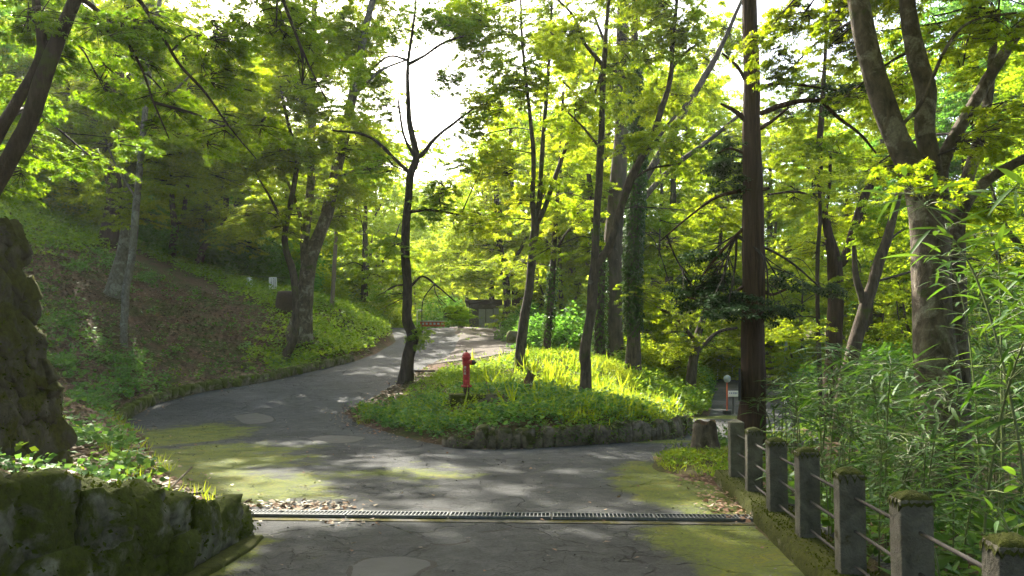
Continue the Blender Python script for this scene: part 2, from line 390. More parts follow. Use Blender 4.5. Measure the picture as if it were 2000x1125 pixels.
def ramp_from(n, l, f, a, b):
    r = ramp(n, [(a, 0.0), (b, 1.0)]); l.new(f, r.inputs[0]); return r.outputs[0]
M['asphalt'] = asphalt_mat()
M['patch'] = plain('smooth_patch_asphalt', (.035, .038, .039), .9, 0, .18, 6, .25)
M['crack'] = plain('dark_crack', (.016, .015, .012), .95, 0, .4, 30, .5)
M['slab'] = plain('pale_concrete_slab', (.052, .050, .044), .9, 0, .25, 5, .3)
def ground_mat():
    m, n, l, p = nt('woodland_soil')
    g = n.new('ShaderNodeNewGeometry'); pos = g.outputs['Position']
    f = noise(n, l, 9, 8, .72, pos, .4)
    r = ramp(n, [(.28, (.035, .021, .014)), (.5, (.090, .056, .038)), (.72, (.18, .118, .08))]); l.new(f, r.inputs[0])
    gr = ramp(n, [(.46, 0.0), (.60, 1.0)]); l.new(noise(n, l, .8, 6, .65, pos, .4), gr.inputs[0])
    gc = ramp(n, [(.3, (.018, .035, .006)), (.7, (.055, .085, .014))]); l.new(noise(n, l, 14, 5, .7, pos), gc.inputs[0])
    l.new(mixc(n, l, math_(n, l, 'MULTIPLY', gr.outputs[0], .7), r.outputs[0], gc.outputs[0]), p.inputs['Base Color'])
    p.inputs['Roughness'].default_value = .95; p.inputs['Specular IOR Level'].default_value = .1
    l.new(bump(n, l, f, 1.0, .06), p.inputs['Normal']); return m
M['soil'] = ground_mat()
M['gravel'] = plain('brown_gravel', (.058, .044, .033), .95, 0, .45, 30, .8)

# ------------------------------------------------------------------ terrain
ROAD = np.array([(1.25, -4), (2.62, 9.6), (2.3, 10.2), (2.1, 10.9), (2.3, 12.2), (2.8, 12.9), (3.7, 13.5), (5, 14.6), (7, 17.8), (9.5, 22.5), (13, 29), (20, 38), (36, 44), (36, 62), (15, 62),
  (10.2, 40), (7.8, 30), (6.2, 23.8), (5.4, 21.0), (4.6, 20.6), (4.3, 19.5), (4.0, 17.2), (3.5, 15.7), (2.9, 14.9), (1.93, 14.3), (.93, 13.75), (0, 13.35), (-.9, 13.4), (-1.6, 14.2), (-2.4, 15.4), (-3.45, 17), (-4.1, 18.6),
  (-3.9, 20), (-3.45, 22.4), (-3.05, 26), (-2.5, 28.7), (-2.2, 31), (-2.3, 34), (-3, 40), (-4, 46), (-6, 62), (-10.5, 62), (-8, 46), (-6.4, 40), (-5.2, 33.5), (-5.4, 30), (-5.8, 27.9), (-6.6, 25.8), (-7.8, 23), (-8.8, 21.7),
  (-9.4, 19.8), (-8.9, 17.2), (-7.2, 14.8), (-5.6, 11.8), (-4.6, 10.2), (-3.4, 8.5), (-2.8, 7.7), (-2.42, 6.7), (-2.5, 5.5), (-2.75, 4.5), (-3.1, 3.5), (-3.3, -4)], float)
def sdist(x, y, poly=ROAD):
    """signed distance, negative inside"""
    x = np.asarray(x, float).ravel(); y = np.asarray(y, float).ravel()
    d = np.full(x.shape, 1e9); ins = np.zeros(x.shape, bool)
    a = poly; b = np.roll(poly, -1, 0)
    for (x0, y0), (x1, y1) in zip(a, b):
        dx, dy = x1 - x0, y1 - y0; t = np.clip(((x - x0) * dx + (y - y0) * dy) / (dx * dx + dy * dy), 0, 1)
        d = np.minimum(d, np.hypot(x - x0 - t * dx, y - y0 - t * dy))
        c = (y0 > y) != (y1 > y)
        with np.errstate(divide='ignore', invalid='ignore'):
            ins ^= c & (x < (x1 - x0) * (y - y0) / (y1 - y0 if y1 != y0 else 1e-9) + x0)
    return np.where(ins, -d, d)
_RY = np.array([-10, 12, 14, 17.5, 20, 22, 26, 29, 34, 38, 40, 43, 60, 400]); _RZ = np.array([0, 0, .02, .15, .42, .7, 1.25, 1.65, 2.4, 2.98, 3.2, 3.35, 3.4, 3.4])
_yy = np.linspace(-10, 400, 4101); _zz = np.convolve(np.pad(np.interp(_yy, _RY, _RZ), 12, mode='edge'), np.ones(25) / 25, 'valid')
def base(x, y):
    x = np.asarray(x, float); y = np.asarray(y, float)
    up = np.interp(y, _yy, _zz) * (1 - smooth(-1.8, 4.2, x))
    return up + smooth(34, 70, y) * smooth(5, 10, x) * 1.2
CP = np.array([  # control heights off the road (x, y, z)
 (-.95, 16, .70), (-3.05, 21.5, .90), (.19, 21.5, 1.28), (1.65, 17.5, .60), (.35, 17.5, .80), (1.55, 23, 1.65), (3.57, 23, 1.0), (3.75, 17.6, .42), (0, 13.75, .36), (1.8, 14.75, .46), (2.7, 15.3, .44), (-.8, 13.9, .26), (.8, 14.15, .42),
 (-2.4, 16.4, .22), (-3.3, 18.2, .32), (-1, 19, .85), (-2.4, 19, .6), (-1.8, 24, 1.1), (-.3, 26.5, 1.75), (-.5, 32, 2.2), (-.4, 38, 3.05), (3.56, 27, 1.55), (5.2, 28, 1.4), (5.1, 24.5, .6), (8, 40, 1.6), (0, 50, 3.4), (6, 55, 2.5), (5.0, 22.2, .3),
 (-11.3, 22, 1.75), (-13.5, 26, 3.7), (-17, 32, 6.36), (-10.9, 31, 4.1), (-7.9, 33.5, 3.95), (-7.7, 27.7, 2.4), (-8.1, 26.4, 1.55), (-6.2, 34, 3.0), (-7.6, 40, 4.2), (-4.6, 8.6, .18), (-5.1, 9.1, .2), (-7.8, 14.6, .35), (-12.2, 20, 2.4), (-17.2, 28, 5.8), (-10, 14, 1.5), (-9, 10.5, 1.3),
 (-6.6, 9.6, .55), (-6, 5, 1.3), (-3.6, 4, .95), (-3.15, 6.2, .5), (-3.4, 2, 1.1), (-12, 6, 3.5), (-20, 15, 7), (-20, 40, 8.2), (-12.5, 40, 5.6), (-30, 30, 12), (-50, 60, 22), (-15, 60, 8), (-9.6, 23.4, 1.2), (-10, 19.6, .9),
 (3.5, 8, -.1), (5, 9, -.3), (8, 10, -.7), (12, 15, -.6), (4.2, 12.4, .03), (2.8, 11.2, .12), (3.2, 12.0, .10), (20, 25, 0), (40, 30, 0), (6, 2, -.4), (3, 3, -.15), (14, 3, -.9), (60, 60, 2), (-60, 10, 20), (0, 120, 6), (60, 140, 10), (-70, 140, 30), (30, 90, 3), (-20, 100, 10)], float)
_e = []
for (x0, y0), (x1, y1) in zip(ROAD, np.roll(ROAD, -1, 0)):
    n_ = max(1, int(math.hypot(x1 - x0, y1 - y0) / 1.6))
    for t in np.arange(n_) / n_: _e.append((x0 + (x1 - x0) * t, y0 + (y1 - y0) * t))
_e = np.array(_e); _e = np.column_stack([_e, base(_e[:, 0], _e[:, 1]) + .03])
CP = np.vstack([CP, _e])
_n = len(CP); _A = np.zeros((_n + 3, _n + 3))
_A[:_n, :_n] = -np.hypot(CP[:, None, 0] - CP[None, :, 0], CP[:, None, 1] - CP[None, :, 1])
_A[:_n, _n:] = np.column_stack([np.ones(_n), CP[:, :2]]); _A[_n:, :_n] = _A[:_n, _n:].T
_W = np.linalg.solve(_A, np.concatenate([CP[:, 2], np.zeros(3)]))
def terrain(x, y, sd=None):
    sh = np.shape(x); x = np.asarray(x, float).ravel(); y = np.asarray(y, float).ravel()
    if sd is None: sd = sdist(x, y)
    t = np.empty(len(x))
    for i in range(0, len(x), 20000):
        s = slice(i, i + 20000)
        t[s] = -np.hypot(x[s, None] - CP[None, :, 0], y[s, None] - CP[None, :, 1]) @ _W[:_n] + _W[_n] + _W[_n + 1] * x[s] + _W[_n + 2] * y[s]
    b = base(x, y)
    out = np.where(sd > 0, b + (t - b) * smooth(-.05, .35, sd) + (.02 + .05 * wob(x, y, 1.3) * smooth(.2, 2, sd)), b + .02 - .17 * smooth(0, -.35, sd))
    return out.reshape(sh)
def grid_axis(parts):
    a = [np.arange(s, e, d) for s, e, d in parts]; return np.concatenate(a)
def grid_mesh(name, xs, ys, zf, mat, keep=None):
    X, Y = np.meshgrid(xs, ys); Z = zf(X, Y)
    V = np.column_stack([X.ravel(), Y.ravel(), Z.ravel()]); nx, ny = len(xs), len(ys)
    i, j = np.meshgrid(np.arange(nx - 1), np.arange(ny - 1)); a = (j * nx + i).ravel()
    F = np.column_stack([a, a + 1, a + nx + 1, a + nx])
    if keep is not None:
        k = keep(X.ravel(), Y.ravel()); F = F[k[F].any(1)]
        u, inv = np.unique(F, return_inverse=True); V = V[u]; F = inv.reshape(F.shape)
    return obj_np(name, V, [F], mat, None, True)
xs = grid_axis([(-160, -60, 8), (-60, -24, 2), (-24, -12, .6), (-12, 8, .22), (8, 24, .6), (24, 60, 2), (60, 161, 8)])
ys = grid_axis([(-12, 0, 1), (0, 30, .22), (30, 48, .5), (48, 100, 3), (100, 261, 10)])
g = grid_mesh('ground', xs, ys, terrain, M['soil']); tag(g, kind='structure')
xs = grid_axis([(-12, 12, .3), (12, 39, .8)]); ys = grid_axis([(-5, 46, .3), (46, 64, 1)])
rd = grid_mesh('asphalt_road', xs, ys, base, M['asphalt'], keep=lambda x, y: sdist(x, y) < .5); tag(rd, kind='structure')
def flat_patch(name, px_pts, mat, dz=.006, kind='structure', world_pts=None, rim=True):
    """thin irregular sheet laid on the road; outline given as ground points"""
    P = np.array(world_pts, float)
    P = catmull(np.vstack([P, P[:1]]), 9)[:-1] if rim else P
    c = P.mean(0); P = c + (P - c) * (1 + .10 * wob(P[:, 0] * 7, P[:, 1] * 7) + .05 * wob(P[:, 0] * 23, P[:, 1] * 23))[:, None]
    if rim:
        flat_patch('road_crack', None, M['crack'], dz * .5, kind, c + (P - c) * 1.06 + np.array([.01, -.012]), False)
    rings = [c + (P - c) * f for f in (1, .8, .5)]
    V = np.vstack(rings + [c[None]]); z = base(V[:, 0], V[:, 1]) + dz
    z[:len(P)] -= dz * 1.5
    n = len(P); k = np.arange(n); F4 = [np.column_stack([r * n + k, r * n + (k + 1) % n, (r + 1) * n + (k + 1) % n, (r + 1) * n + k]) for r in (0, 1)]
    F3 = np.column_stack([2 * n + k, 2 * n + (k + 1) % n, np.full(n, 3 * n)])
    V3 = np.column_stack([V, z])
    o = obj_np(name, V3, [np.vstack(F4), F3], mat); tag(o, kind=kind); return o
def ground_px(px, py):
    """photo pixel on the junction's flat part -> ground point"""
    Y = 10.0
    for _ in range(40):
        x = (px - 1000) * Y / FPX; z = float(base(x, Y)); Y = .5 * Y + .5 * (CAMZ - z) * FPX / max(py - HOR, 8)
    return ((px - 1000) * Y / FPX, Y)
def gp(*pts): return [ground_px(*p) for p in pts]
flat_patch('road_patch', None, M['patch'], world_pts=gp((680, 1105), (720, 1090), (790, 1085), (850, 1098), (835, 1112), (790, 1135), (690, 1140)))
flat_patch('road_patch', None, M['asphalt'], world_pts=gp((825, 975), (870, 970), (905, 985), (960, 1000), (920, 1003), (860, 994), (828, 990)))
flat_patch('road_patch', None, M['asphalt'], world_pts=gp((890, 1025), (960, 1020), (1010, 1026), (980, 1036), (920, 1040)))
flat_patch('road_patch', None, M['asphalt'], world_pts=gp((830, 1052), (880, 1046), (918, 1055), (880, 1064), (840, 1062)))
flat_patch('road_slab', None, M['slab'], world_pts=gp((592, 856), (640, 850), (712, 853), (716, 858), (680, 866), (620, 864)))
flat_patch('road_slab', None, M['slab'], world_pts=gp((450, 812), (500, 806), (536, 815), (530, 825), (480, 829)))
gl = grid_mesh('gravel_lot', grid_axis([(-3.5, 3, .4)]), grid_axis([(25.5, 44, .5)]), lambda x, y: terrain(x, y) + .03, M['gravel'],
               keep=lambda x, y: (sdist(x, y) > -.1) & (x < .2 + .6 * wob(x, y, .9) + (y - 30) * .06) & (y > 27 + .8 * wob(x, y, 1.1)))
tag(gl, kind='structure')

# ------------------------------------------------------------------ stones
def stone_mesh(name, seed, mat, seg=3, lump=.12, boxy=.55, chip=0.0):
    """rounded irregular block about 1 x 1 x 1, centred"""
    r = np.random.default_rng(seed)
    bm = bmesh.new(); bmesh.ops.create_cube(bm, size=1)
    if seg > 1: bmesh.ops.subdivide_edges(bm, edges=bm.edges[:], cuts=seg - 1, use_grid_fill=True)
    p = r.uniform(0, 6.28, 9); k = r.uniform(2.5, 5, 9)
    taper = r.uniform(-.15, .15, 2)
    for v in bm.verts:
        c = np.array(v.co); s = unit(c) * .62
        c = c * boxy + s * (1 - boxy)
        d = lump * (np.sin(c[0] * k[0] + p[0]) * np.cos(c[1] * k[1] + p[1]) + .8 * np.sin(c[2] * k[2] + p[2]) * np.cos(c[0] * k[3] + p[3]) + .6 * np.sin(c[1] * k[4] * 1.7 + p[4] + c[2] * 3))
        if chip: d += chip * (np.sin(c[0] * 13 + p[5] + 2 * np.sin(c[2] * 9)) * np.sin(c[2] * 11 + p[6]) + .7 * np.sin(c[1] * 17 + p[7] + c[0] * 8) * np.cos(c[2] * 19 + p[8])) + r.normal(0, chip * .35)
        c = c * (1 + d); c[0] *= 1 + taper[0] * c[2]; c[1] *= 1 + taper[1] * c[2]
        v.co = c
    me = bpy.data.meshes.new(name); bm.to_mesh(me); bm.free()
    me.polygons.foreach_set('use_smooth', np.ones(len(me.polygons), bool)); me.materials.append(mat)
    return me
def face_rot(nx, ny): return math.atan2(ny, nx) + math.pi / 2   # local -y looks along (nx, ny)

# low boulder wall at the lower left
WL = np.array([(-2.45, 6.95), (-2.42, 6.5), (-2.5, 5.5), (-2.75, 4.5), (-3.1, 3.5), (-3.4, 2.6)])
WTOP = np.array([.20, .30, .58, .84, .95, 1.0])
t = thing('boulder_wall', 'low retaining wall of large mossy boulders at the road edge beside the gutter', 'wall', (WL[2][0], WL[2][1], 0))
sm = [stone_mesh('boulder', 100 + i, M['stone_wall'], 9, .11, .62, .045) for i in range(6)]
wc = catmull(np.column_stack([WL, WTOP]), 8); L = np.concatenate([[0], np.cumsum(np.hypot(*np.diff(wc[:, :2], axis=0).T))])
def wall_at(s):
    return np.array([np.interp(s, L, wc[:, i]) for i in range(3)])
s = .0; k = 0
while s < L[-1] - .2:
    w = random.uniform(.34, .52); p = wall_at(s + w / 2); q = wall_at(s + w / 2 + .05); tx, ty = unit(q[:2] - p[:2]); nx, ny = -ty, tx
    if nx < 0: nx, ny = -nx, -ny
    top = p[2]; rows = [(0, top)] if top < .5 else ([(0, top * random.uniform(.42, .55)), None])
    if rows[-1] is None: rows[1] = (rows[0][1], top)
    for z0, z1 in rows:
        ww = w * random.uniform(1.0, 1.22)
        o = share('boulder', sm[k % 6], t, (p[0] - nx * .14 - t.location[0], p[1] - ny * .14 - t.location[1], (z0 + z1) / 2 - .02), (random.uniform(-.10, .10), random.uniform(-.12, .12), face_rot(nx, ny) + random.uniform(-.15, .15)), (ww * 1.1, .42, (z1 - z0) * 1.22 + .05))
        k += 1
    s += w

# gutter: concrete ledge at the foot of the wall and a mossy lip by the road
def strip(name, P, w, h, mat, label, cat, z0=-.05, lump=.012, seed=0, sub=8):
    C = catmull(np.asarray(P, float), sub); T = unit(np.gradient(C, axis=0)); Nn = np.column_stack([-T[:, 1], T[:, 0]])
    sec = [(-.5, 0), (-.5, .85), (-.42, 1), (-.2, 1.02), (.2, 1.02), (.42, 1), (.5, .85), (.5, 0)]
    V = []
    for i, c in enumerate(C):
        b = float(base(c[0], c[1]))
        for j, (a, z) in enumerate(sec):
            q = c + Nn[i] * a * w; d = lump * float(wob(q[0] * 6 + seed, q[1] * 6 + j))
            V.append((q[0] + d * (a > 0) - d * (a < 0), q[1], b + z0 + z * (h - z0) + (d if z > .5 else 0)))
    m = len(sec); n = len(C); F = [(i * m + j, i * m + j + 1, (i + 1) * m + j + 1, (i + 1) * m + j) for i in range(n - 1) for j in range(m - 1)]
    o = obj_np(name, np.array(V), [np.array(F), np.array([list(range(m)), list(range((n - 1) * m, n * m))[::-1]])], mat, None, False)
    o.data.update()
    bmv = bmesh.new(); bmv.from_mesh(o.data); bmesh.ops.recalc_face_normals(bmv, faces=bmv.faces[:]); bmv.to_mesh(o.data); bmv.free()
    return tag(o, label, cat)
strip('gutter_ledge', [(-2.30, 6.75), (-2.27, 6.2), (-2.36, 5.4), (-2.6, 4.4), (-2.95, 3.4)],   .18, .03, M['kerb_moss'], 'narrow concrete ledge along the foot of the boulder wall', 'kerb')

# tall mossy stone gate pillar at the left edge
PB = np.array([-5.98, 8.05]); t = thing('stone_pillar', 'tall dark battered stone pillar covered in moss at the left edge', 'pillar', (PB[0], PB[1], .2))
def pillar_half(z): return .86 - .14 * z      # half width at height above its base
bm = bmesh.new()
H = 2.78
vv = []
for z in (-.3, H * .5, H - .04):
    h = pillar_half(z) - .06
    vv.append([bm.verts.new((sx * h, sy * h, z)) for sx, sy in ((-1, -1), (1, -1), (1, 1), (-1, 1))])
for a, b in zip(vv, vv[1:]):
    for i in range(4): bm.faces.new((a[i], a[(i + 1) % 4], b[(i + 1) % 4], b[i]))
bm.faces.new(vv[-1])
bm_obj('core', bm, M['stone_pillar'], t)
sm = [stone_mesh('stone', 200 + i, M['stone_pillar'], 5, .10, .72, .05) for i in range(6)]
rp = random.Random(31)
for side in range(3):                           # irregular rubble on the front, right and back faces
    done = []
    for tr in range(1500):
        z = rp.uniform(-.1, H - .08); hw = pillar_half(z); c = rp.uniform(-hw + .1, hw - .1); r_ = rp.uniform(.11, .22)
        if any((c - c2) ** 2 + (z - z2) ** 2 < ((r_ + r2) * .80) ** 2 for c2, z2, r2 in done): continue
        done.append((c, z, r_)); w = r_ * 2 * rp.uniform(.95, 1.25); h = r_ * 2 * rp.uniform(.95, 1.25); inn = rp.uniform(.07, .11)
        pos = (c, -hw + inn, z) if side == 0 else ((hw - inn, c, z) if side == 1 else (c, hw - inn, z))
        share('stone', sm[k % 6], t, pos, (-.14 + rp.uniform(-.1, .1), rp.uniform(-.8, .8), (0, math.pi / 2, math.pi)[side] + rp.uniform(-.08, .08)), (w, .22, h)); k += 1
for i in range(9):                              # cap stones
    share('stone', sm[k % 6], t, (random.uniform(-.32, .32), random.uniform(-.32, .32), H - .06), (0, 0, random.uniform(0, 3)), (random.uniform(.4, .6), random.uniform(.35, .5), .22)); k += 1

# mossy kerb stones along the foot of the left bank
KP = np.array([(-8.55, 16.4), (-8.95, 17.2), (-9.45, 19.8), (-8.85, 21.75), (-7.85, 23.05), (-6.65, 25.85), (-5.85, 27.95)])
t = thing('kerb_stone_row', 'row of rounded mossy kerb stones along the foot of the left bank', 'kerb', (KP[2][0], KP[2][1], .3))
kc = catmull(KP, 8); L = np.concatenate([[0], np.cumsum(np.hypot(*np.diff(kc, axis=0).T))])
sm = [stone_mesh('kerb_stone', 300 + i, M['stone_kerb'], 3, .12, .5) for i in range(5)]
s = 0
while s < L[-1] - .1:
    w = random.uniform(.20, .34); x, y = np.interp(s + w / 2, L, kc[:, 0]), np.interp(s + w / 2, L, kc[:, 1])
    x2, y2 = np.interp(s + w / 2 + .1, L, kc[:, 0]), np.interp(s + w / 2 + .1, L, kc[:, 1])
    share('kerb_stone', sm[k % 5], t, (x - KP[2][0] + random.uniform(-.03, .03), y - KP[2][1], float(base(x, y)) + .10 - .3), (random.uniform(-.1, .1), random.uniform(-.1, .1), math.atan2(y2 - y, x2 - x) + random.uniform(-.12, .12)), (w * 1.15, .26, random.uniform(.27, .36))); k += 1
    s += w

# dry stone retaining wall along the front of the planted island
IP = np.array([(-1.25, 13.75), (-.9, 13.4), (0, 13.35), (.93, 13.75), (1.93, 14.3), (2.9, 14.9), (3.5, 15.7), (4.0, 17.2)])
t = thing('island_wall', 'low wall of upright stones holding the planted bank in the middle of the fork', 'wall', (0, 13.5, 0))
ic = catmull(IP, 8); L = np.concatenate([[0], np.cumsum(np.hypot(*np.diff(ic, axis=0).T))])
sm = [stone_mesh('wall_stone', 400 + i, M['stone_island'], 3, .14, .6) for i in range(6)]
s = .1
while s < L[-1] - .1:
    w = random.uniform(.14, .26); x, y = np.interp(s + w / 2, L, ic[:, 0]), np.interp(s + w / 2, L, ic[:, 1])
    x2, y2 = np.interp(s + w / 2 + .1, L, ic[:, 0]), np.interp(s + w / 2 + .1, L, ic[:, 1])
    a = math.atan2(y2 - y, x2 - x); h = random.uniform(.30, .44) * (.6 if s < .6 else 1)
    share('wall_stone', sm[k % 6], t, (x - math.sin(a) * .02, y - 13.5 + math.cos(a) * .06, h * .42), (random.uniform(-.25, -.05), random.uniform(-.16, .16), a + random.uniform(-.15, .15)), (w * 1.05, .24, h)); k += 1
    s += w

# ------------------------------------------------------------------ fence
def fx(y): return 1.735 + .109 * y
FA = math.atan(.109)
t = thing('post_fence', 'low fence of mossy topped concrete posts joined by thin steel rails on the right', 'fence', (fx(5), 5, .15))
bm = bmesh.new()
add_box(bm, (0, 0, .33), (.165, .165, .70), bevel=.012)
r = bmesh.ops.create_cone(bm, segments=4, radius1=.112, radius2=.02, depth=.035, cap_ends=True)
bmesh.ops.rotate(bm, cent=(0, 0, 0), matrix=Matrix.Rotation(math.pi / 4, 3, 'Z'), verts=r['verts']); bmesh.ops.translate(bm, vec=(0, 0, .6945), verts=r['verts'])
pm = bpy.data.meshes.new('post'); bm.to_mesh(pm); bm.free(); pm.materials.append(M['post'])
pys = [9.25, 8.26, 7.2, 6.16, 5.13, 4.12, 3.155, 2.15]
moss_amt = [0, .25, .7, .8, 1, 1, 1, 1]
def moss_cap(seed, hgt):
    bm = bmesh.new(); bmesh.ops.create_grid(bm, x_segments=12, y_segments=12, size=.5)
    r = np.random.default_rng(seed); p = r.uniform(0, 6, 6)
    for v in bm.verts:
        x, y = v.co.x, v.co.y; e = max(abs(x), abs(y))
        n_ = .5 + .5 * math.sin(x * 23 + p[0]) * math.cos(y * 19 + p[1]); n2 = math.sin(x * 47 + p[2]) * math.sin(y * 53 + p[3])
        v.co.x *= .178; v.co.y *= .178
        v.co.z = (hgt * (1 - (e * 2) ** 4) * (.6 + .5 * n_ + .2 * n2)) - (.05 * (e * 2) ** 8 * (.2 + n_ + .5 * n2)) + .028 * (1 - e * 2)
    me = bpy.data.meshes.new('moss_cap'); bm.to_mesh(me); bm.free(); me.materials.append(M['moss'])
    me.polygons.foreach_set('use_smooth', np.ones(len(me.polygons), bool)); return me
for i, y in enumerate(pys):
    o = share('post', pm, t, (fx(y) - fx(5), y - 5, 0), (random.uniform(-.025, .025), random.uniform(-.025, .025), -FA + random.uniform(-.08, .08)), (random.uniform(.96, 1.04), random.uniform(.96, 1.04), random.uniform(.97, 1.03)))
    if moss_amt[i] > 0: share('moss_cap', moss_cap(i, .010 * moss_amt[i] + .002), o, (0, 0, .684))
rl = 1.035
V, F, _, _ = tube([(0, -rl / 2, 0), (0, rl / 2, 0)], [.0115, .0115], 8, 2); rme = mesh_np('rail', V, [F], True); rme.materials.append(M['rail'])
for a, b in zip(pys, pys[1:]):
    for z in (.52, .30, .07):
        c = ((fx(a) + fx(b)) / 2 - fx(5) + .0, (a + b) / 2 - 5, z)
        d = math.hypot(a - b, fx(a) - fx(b)); share('rail', rme, t, c, (0, 0, -FA), (1, d / rl, 1))
strip('mossy_kerb', [(fx(y) - .01, y) for y in (9.8, 8.5, 7, 5.5, 4, 2.5, 1)], .36, .15, M['kerb_moss'], 'moss covered concrete kerb carrying the fence posts', 'kerb', z0=-.4, lump=.014, seed=9, sub=18)

# ------------------------------------------------------------------ drain grating across the road
DA, DB = np.array([-2.69, 7.71]), np.array([2.45, 7.47]); dd = unit(DB - DA); da = math.atan2(dd[1], dd[0]); dl = np.linalg.norm(DB - DA)
bm = bmesh.new(); mid = (DA + DB) / 2
add_box(bm, (mid[0] + math.sin(da) * .02, mid[1] - .03, -.02), (dl + .06, .40, .056), da)
o = bm_obj('drain_channel', bm, M['concrete']); tag(o, 'long concrete surround of the drain crossing the road', 'drain')
nseg = 5; sl = dl / nseg
def grate_meshes():
    bm = bmesh.new()
    for y in (-.092, .092): add_box(bm, (0, y, 0), (sl - .02, .012, .03))
    for x in (-sl / 2 + .018, sl / 2 - .018): add_box(bm, (x, 0, .0), (.012, .172, .028))
    a = bpy.data.meshes.new('grate_frame'); bm.to_mesh(a); bm.free(); a.materials.append(M['galv'])
    bm = bmesh.new(); nb = 25
    for i in range(1, nb): add_box(bm, (-sl / 2 + .018 + (sl - .036) * i / nb, 0, .001), (.008, .172, .024))
    add_box(bm, (0, 0, -.002), (sl - .05, .008, .016))
    b = bpy.data.meshes.new('grate_bars'); bm.to_mesh(b); bm.free(); b.materials.append(M['galv'])
    bm = bmesh.new(); add_box(bm, (0, 0, 0), (sl - .004, .196, .004)); c = bpy.data.meshes.new('shade_sheet'); bm.to_mesh(c); bm.free(); c.materials.append(M['black'])  # flat black sheet paints the darkness of a trench below the bars
    return a, b, c
ga, gb, gc = grate_meshes()
gl_ = ['leftmost steel grating of the drain, beside the leaf pile and boulder wall', 'second steel drain grating from the boulder wall', 'middle steel grating of the drain across the road', 'second steel drain grating from the fence', 'rightmost steel drain grating, under the leaf heap by the fence kerb']
for i in range(nseg):
    c = DA + dd * sl * (i + .5)
    t = thing('drain_grate', gl_[i], 'grating', (c[0], c[1], .026), da + random.uniform(-.003, .003), 'gratings of the road drain')
    share('frame', ga, t, (0, 0, 0)); share('bars', gb, t, (0, 0, 0)); share('shade_sheet', gc, t, (0, 0, -.0135))

# ------------------------------------------------------------------ hydrant on its mossy plinth
hx, hy = (911 - 1000) * 16 / FPX, 16.0; hz = CAMZ - (770 - HOR) * 16 / FPX
t = thing('stone_plinth', 'flat mossy stone block under the red hydrant with small stones at its side', 'plinth', (hx, hy, hz))
bm = bmesh.new(); add_box(bm, (0, 0, 0), (1, 1, 1), bevel=.08); bm.free()
share('block', stone_mesh('block', 500, M['kerb_moss'], 6, .05, .85), t, (.02, .0, -.13), (0, .03, .1), (.80, .62, .27))
sm = [stone_mesh('stone', 510 + i, M['stone_island'], 4, .12, .62) for i in range(4)]
for i, (x, z, w, h) in enumerate([(.52, -.07, .36, .15), (.42, -.24, .15, .24), (.58, -.25, .16, .26), (.70, -.22, .13, .24), (.28, -.30, .2, .2)]):
    share('stone', sm[i % 4], t, (x, -.18 + .05 * i * .3, z), (0, random.uniform(-.1, .1), random.uniform(-.2, .2)), (w, .26, h))
t = thing('fire_hydrant', 'red pillar fire hydrant with black side outlet and white lettering', 'hydrant', (hx, hy, hz))
def lat(name, prof, mat, parent, seg=28, loc=(0, 0, 0), rot=(0, 0, 0)):
    V, F = lathe(prof, seg); o = obj_np(name, V, F, mat, parent, False); o.location = loc; o.rotation_euler = rot
    for p_ in o.data.polygons: p_.use_smooth = True
    try: o.data.set_sharp_from_angle(angle=math.radians(35))
    except Exception: pass
    return o
k = .94 / 87.0
lat('foot', [(0, -.05), (.062, -.05), (.062, .155), (0, .155)], M['rust'], t)
bf = lat('base_flange', [(0, .15), (.108, .15), (.114, .158), (.114, .176), (.095, .186), (.0, .186)], M['red'], t)
for i in range(8):
    a = i * math.pi / 4; bm = bmesh.new(); bmesh.ops.create_cone(bm, segments=6, radius1=.011, radius2=.011, depth=.022, cap_ends=True)
    bm_obj('bolt', bm, M['red'], bf, loc=(.1 * math.cos(a), .1 * math.sin(a), .19))
b = lat('barrel', [(.072, .18), (.070, .262), (.080, .268), (.080, .283), (.070, .290), (.070, .335), (.079, .342), (.079, .356), (.071, .364), (.074, .62), (.086, .66), (.086, .745), (.078, .752)], M['red'], t)
lat('collar', [(.07, .748), (.100, .75), (.106, .758), (.106, .782), (.100, .79), (.07, .80)], M['red'], t)
c = lat('bonnet', [(.088, .785), (.086, .825), (.070, .862), (.04, .883), (.018, .888), (0, .888)], M['red'], t)
lat('top_nut', [(.020, .880), (.020, .906), (.013, .912), (.013, .935), (0, .935)], M['rust'], c, 8)
oz = lat('outlet', [(.03, 0), (.052, 0), (.052, .055), (.058, .06), (.058, .085), (0, .085)], M['red'], t, 20, (.055, -.025, .672), (0, math.radians(90), math.radians(-22)))
cpz = lat('outlet_cap', [(0, .078), (.050, .078), (.052, .086), (.052, .125), (.044, .135), (.02, .14), (.016, .165), (0, .165)], M['black'], oz, 20)
for z, ch in ((.565, '消'), (.500, '火'), (.435, '栓')):
    cu = bpy.data.curves.new('lettering', 'FONT'); cu.body = ch; cu.size = .062; cu.align_x = 'CENTER'; cu.align_y = 'CENTER'; cu.extrude = .0015; cu.resolution_u = 2
    tmp = bpy.data.objects.new('tmp', cu); COL.objects.link(tmp)
    bpy.context.view_layer.update()
    me = bpy.data.meshes.new_from_object(tmp.evaluated_get(bpy.context.evaluated_depsgraph_get())); bpy.data.objects.remove(tmp)
    R0 = .0745; th0 = math.radians(-90 - 22)
    for v in me.vertices:
        a = th0 + v.co.x / R0; rr = R0 + .0015 + v.co.z; zz = z + v.co.y
        v.co = (rr * math.cos(a), rr * math.sin(a), zz)
    me.materials.clear(); me.materials.append(M['white']); share('lettering', me, b, (0, 0, 0))

